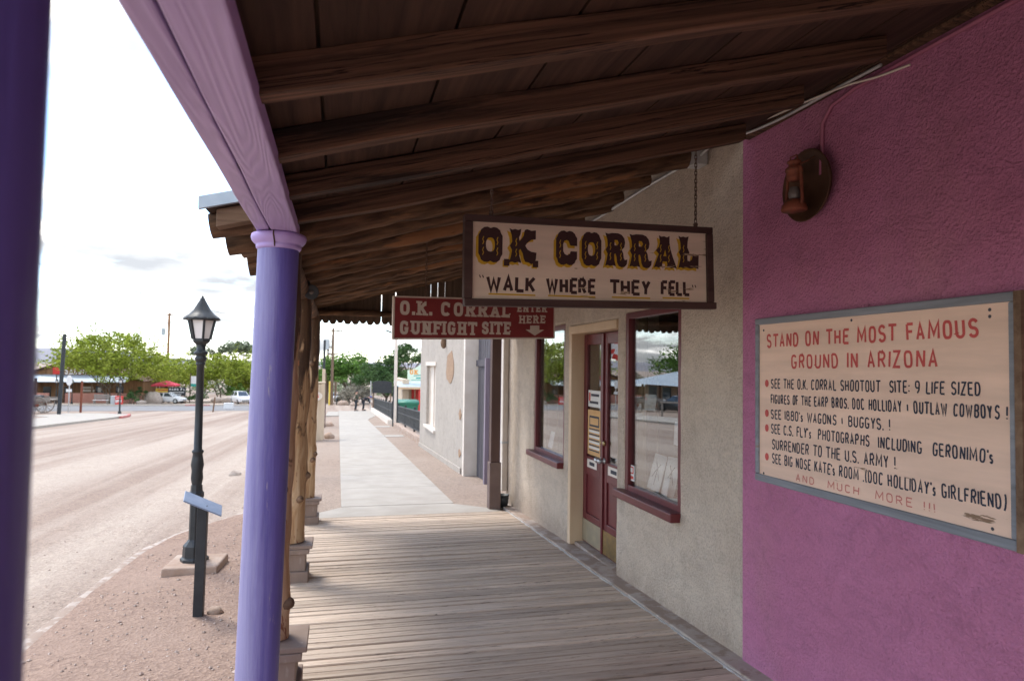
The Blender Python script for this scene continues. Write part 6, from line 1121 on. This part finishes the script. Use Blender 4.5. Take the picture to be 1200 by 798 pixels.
# ------------------------------------------------------------------ trees
def leaves(mb, c, rad, n, size, flat=.5, shell=.35, droop=0.0):
    c = Vector(c)
    for _ in range(n):
        while True:
            d = Vector((rnd.uniform(-1, 1), rnd.uniform(-1, 1), rnd.uniform(-1, 1)))
            if shell < d.length <= 1 or (d.length < shell and rnd.random() < .25): break
        p = c+Vector((d.x*rad[0], d.y*rad[1], d.z*rad[2])); s = size*rnd.uniform(.55, 1.3); a = Vector((rnd.uniform(-1, 1), rnd.uniform(-1, 1), rnd.uniform(-flat, flat))).normalized(); b = a.cross(Vector((rnd.uniform(-1, 1), rnd.uniform(-1, 1), rnd.uniform(-1, 1)))).normalized()
        a *= s; b *= s*rnd.uniform(.35, .7); mb.add([p-a, p+b*.8, p+a, p-b*.8], [(0, 1, 2, 3)])
def tree(name, label, x, y, h, spread, mat, n=5200, size=.2, drop=.2, trunks=1, base=.25, cat='tree', group=None, clumps=70, flatness=.32, tuft=0.0, lift=.62, seed=1, thin=1.0, low=.12, cut=False):
    global rnd
    rs = rnd; rnd = random.Random(seed); z = gz(y, drop); t = thing(name, label, cat, (x, y, z), group); tb = MB(); ends = []
    for k in range(trunks):
        a = 6.283*k/trunks+rnd.random(); lean = .12 if trunks == 1 else .42
        p0 = Vector((x+.25*math.cos(a)*(trunks > 1), y+.25*math.sin(a)*(trunks > 1), z-.2)); p1 = p0+Vector((math.cos(a)*h*base*lean, math.sin(a)*h*base*lean, h*base)); r = .02*h*thin/math.sqrt(trunks)+.05
        tb.tube([p0, p0.lerp(p1, .5)+Vector((rnd.uniform(-.1, .1), rnd.uniform(-.1, .1), 0)), p1], [r*1.35, r*1.05, r*.85], 8)
        nl = max(4, 11//trunks)
        for j in range(nl):
            b = 6.283*j/nl+rnd.uniform(-.4, .4); q = rnd.uniform(.35, .95)
            p2 = p1+Vector((math.cos(b)*spread*q*.5, math.sin(b)*spread*q*.5, h*(lift-base)*rnd.uniform(.5, 1.0))); p3 = p2+Vector((math.cos(b)*spread*q*.42, math.sin(b)*spread*q*.42, h*rnd.uniform(.0, .22)))
            tb.tube([p1, p1.lerp(p2, .5)+Vector((0, 0, .12)), p2, p3], [r*.6, r*.42, r*.28, r*.1], 6); ends += [p2, p3]
    tb.build('trunk', M['trunk'], t); lb = MB(); per = n//clumps
    for i in range(clumps):
        a = rnd.uniform(0, 6.283); q = math.sqrt(rnd.random()); hh = (1-(q**2.2)*.62)
        c = Vector((x+math.cos(a)*q*spread*rnd.uniform(.85, 1.06), y+math.sin(a)*q*spread, z+h*(base+low)+(h*(1-base-low-.08))*hh*rnd.uniform(.35, 1.0)*(1.0)))
        if cut and c.x < x-spread*.28 and c.z < z+h*(.44+.1*(x-spread*.28-c.x)/spread): continue
        rr2 = spread*rnd.uniform(.16, .30); leaves(lb, c, (rr2, rr2, rr2*flatness*2*rnd.uniform(.5, .9)), per, size)
        if tuft and q > .3:                          # feathery sprays that leave the crown
            d = Vector((math.cos(a)*q, math.sin(a)*q, rnd.uniform(.1, 1.0))).normalized()
            for s_ in range(6): leaves(lb, c+d*rr2*(.6+s_*.28*tuft), (rr2*.16, rr2*.16, rr2*.12), per//14, size*.8)
    lb.build('crown', M[mat], t); rnd = rs; return t
tree('mesquite_tree', 'wide yellow-green mesquite in front of the saloon, biggest on the left', -29.9, 103.5, 10.6, 7.4, 'mesq', 14000, .23, .2, 4, .2, tuft=.6, cut=True, clumps=170, low=.0, seed=5, group='mesquite trees', thin=.55)
tree('mesquite_tree', 'yellow-green mesquite behind the lamp post, left of the white van', -17.9, 117, 8.2, 6.2, 'mesq', 10000, .23, .2, 3, .22, tuft=.8, clumps=120, low=.06, seed=9, group='mesquite trees', thin=.55)
tree('mesquite_tree', 'pale mesquite filling the gap behind the food cart', -26.3, 124, 7.6, 5.0, 'mesq', 6000, .24, .2, 3, .25, tuft=.7, clumps=80, low=-.05, seed=13, group='mesquite trees', thin=.55)
tree('mesquite_tree', 'small mesquite between the lamp post and the purple column', -13.6, 121, 6.9, 4.2, 'mesq', 5500, .23, .2, 3, .25, tuft=.8, clumps=70, low=-.05, seed=17, group='mesquite trees', thin=.55)
tree('pine_tree', 'distant dark rounded pine above the white van', -25.4, 190, 14.6, 4.6, 'sage', 2800, .36, .2, 1, .5, clumps=34, flatness=.5, seed=3)
tree('pine_tree', 'distant thin grey-green pine behind the street lamp head', -33.0, 188, 13.6, 4.2, 'sage', 1500, .3, .2, 1, .5, clumps=28, flatness=.4, seed=4)
tree('shrub', 'dark green shrub growing beside the tall pale boulder', -25.8, 101, 2.4, 1.3, 'dkgreen', 900, .13, .15, 3, .1, 'shrub', 'shrubs along the far pavement', 22, .6, seed=21)
tree('shrub', 'low dark shrub against the salmon wall right of the red box sign', -24.3, 92.0, 1.5, .9, 'dkgreen', 600, .11, .1, 3, .1, 'shrub', 'shrubs along the far pavement', 16, .6, seed=22)
tree('shrub', 'low green shrub right of the reddish boulder', -19.6, 107, 1.5, 1.5, 'dkgreen', 700, .14, .15, 3, .1, 'shrub', 'shrubs along the far pavement', 18, .6, seed=23)
tree('shrub', 'green shrub behind the white parked van', -15.2, 112, 3.0, 2.2, 'green', 1200, .17, .15, 3, .1, 'shrub', 'shrubs along the far pavement', 26, .6, seed=24)
pl_ = thing('cactus', 'tall narrow dark cypress-like column rising far left behind the saloon', 'cypress', (-56.5, 139, gz(139)))
mb = MB(); mb.tube([(-56.5, 139, gz(139)), (-56.5, 139, gz(139)+3)], .25, 8); mb.build('trunk', M['trunk'], pl_); mb = MB(); [leaves(mb, (-56.5, 139, gz(139)+2+i*.8), (.75*(1-i/17)+.15,)*2+(.8,), 90, .25) for i in range(15)]; mb.build('crown', M['dkgreen'], pl_); pl_.name = 'cypress_tree'
tree('yucca_tree', 'pale dry shaggy tree left behind the saloon roof', -54, 132, 7.5, 3.0, 'brush', 1500, .3, .2, 1, .3, clumps=28, seed=27)
fw_ = MB(); rs = rnd; rnd = random.Random(77)
for i in range(420):
    x = rnd.uniform(-130, 45); y = rnd.uniform(150, 205); leaves(fw_, (x, y, gz(y, .2)+rnd.uniform(.6, 4.2)), (rnd.uniform(2, 4), 2, rnd.uniform(.9, 1.8)), 34, .5)
rnd = rs; tag(fw_.build('far_scrub', M['sage']), 'far grey-green scrub and treetops reading as one mass behind the street', 'scrub', kind='stuff')
# right of the street
tree('shade_tree', 'broad bright green tree at the end of the pavement', 1.4, 99, 7.4, 5.2, 'green', 11000, .2, .05, 1, .22, clumps=90, flatness=.5, seed=31, group='green trees beyond the fence')
tree('shade_tree', 'darker green tree behind the far run of iron fence', 6.0, 90, 6.4, 4.2, 'dkgreen', 8000, .19, .05, 1, .15, clumps=70, flatness=.5, seed=32, group='green trees beyond the fence')
tree('shade_tree', 'dark rounded tree behind the white lamp pole', 8.3, 88, 8.2, 2.6, 'dkgreen', 2600, .2, .05, 1, .45, clumps=40, flatness=.5, seed=33, group='green trees beyond the fence')
tree('shade_tree', 'tall thin-leaved green tree above the cafe sign', 10.8, 68, 9.6, 3.4, 'green', 2000, .2, .05, 1, .4, clumps=34, flatness=.5, seed=34, group='green trees beyond the fence')
tree('shade_tree', 'low dark tree filling the gap behind the green bins', 7.0, 66, 4.2, 2.6, 'dkgreen', 2600, .17, .05, 2, .1, clumps=44, flatness=.6, seed=35, group='green trees beyond the fence')
tree('pale_bush', 'large pale grey dry bush at the end of the pavement behind the standing person', 2.0, 88.5, 2.6, 2.2, 'brush', 6500, .13, .05, 5, .02, 'bush', None, 60, .8, seed=36, thin=.6)
# ------------------------------------------------------------------ seen only in the shop windows (left of the near column)
hb = thing('tin_roof_building', 'brown building with a hipped blue-grey tin roof across the street', 'building', (-36, 66, gz(66)))
z = gz(66, .2); mb = MB(); mb.box(-46, -30, 60, 74, z-.3, z+2.7); mb.build('wall', M['brick'], hb); mb = MB(); mb.add([(-47.5, 57, z+2.6), (-27.8, 57, z+2.6), (-27.8, 76, z+2.6), (-47.5, 76, z+2.6), (-40, 66, z+5.0), (-35, 66, z+5.0)], [(0, 1, 5, 4), (1, 2, 5), (2, 3, 4, 5), (3, 0, 4), (3, 2, 1, 0)]); mb.build('roof', M['tin'], hb)
for i in range(5): mb = MB(); mb.box(-28.3, -28.1, 58+i*4.2, 58.2+i*4.2, z-.2, z+2.6); mb.build('porch_post', M['rafter'], hb)
for i in range(4): mb = MB(); mb.box(-29.999, -29.95, 60.6+i*3.4, 62.6+i*3.4, z+.5, z+2.3); mb.build('window', M['carglass'], hb)
for (x, y, h, s, m_, sd_, lab) in ((-52, 84, 13, 6, 'dkgreen', 41, 'dark tall tree behind the hipped tin roof'), (-60, 78, 10, 6, 'green', 42, 'green tree left behind the hipped tin roof'), (-50, 58, 10, 5.5, 'dkgreen', 43, 'dark tree beside the hipped tin roof'), (-54, 108, 11, 6.5, 'green', 44, 'green tree between the tin roof and the saloon'), (-62, 52, 11, 7, 'dkgreen', 45, 'dark broad tree far left across the street')):
    tree('shade_tree', lab, x, y, h, s, m_, 3000, .3, .2, 1, .2, clumps=50, flatness=.5, seed=sd_)
c5 = dup(c1); c5['label'] = 'dark car parked across the street before the tin roofed building'; c5['group'] = 'cars parked across the street'; place(c5, -24.6, 55.3, .1, 1.4)
for ch in c5.children:
    if ch.name.split('.')[0] in ('body', 'cabin'): ch.data = ch.data.copy(); ch.data.materials[0] = M['cardark']
c6 = dup(c5); c6['label'] = 'dark car parked beyond the other dark car before the tin roofed building'; place(c6, -27.5, 50.5, .1, 1.5)
hr = thing('hitching_rail', 'grey wooden hitching rail along the opposite pavement', 'rail', (-18.6, 45, gz(45)))
for i in range(6): mb = MB(); mb.tube([(-18.2, 33+i*2.6, gz(33+i*2.6, .3)), (-18.2, 33+i*2.6, gz(33+i*2.6)+1.0)], .07, 8); mb.build('post', M['greywood'], hr)
mb = MB(); mb.tube([(-18.2, 32.8, gz(32.8)+.9), (-18.2, 46.3, gz(46.3)+.9)], .06, 8); mb.build('rail', M['greywood'], hr)
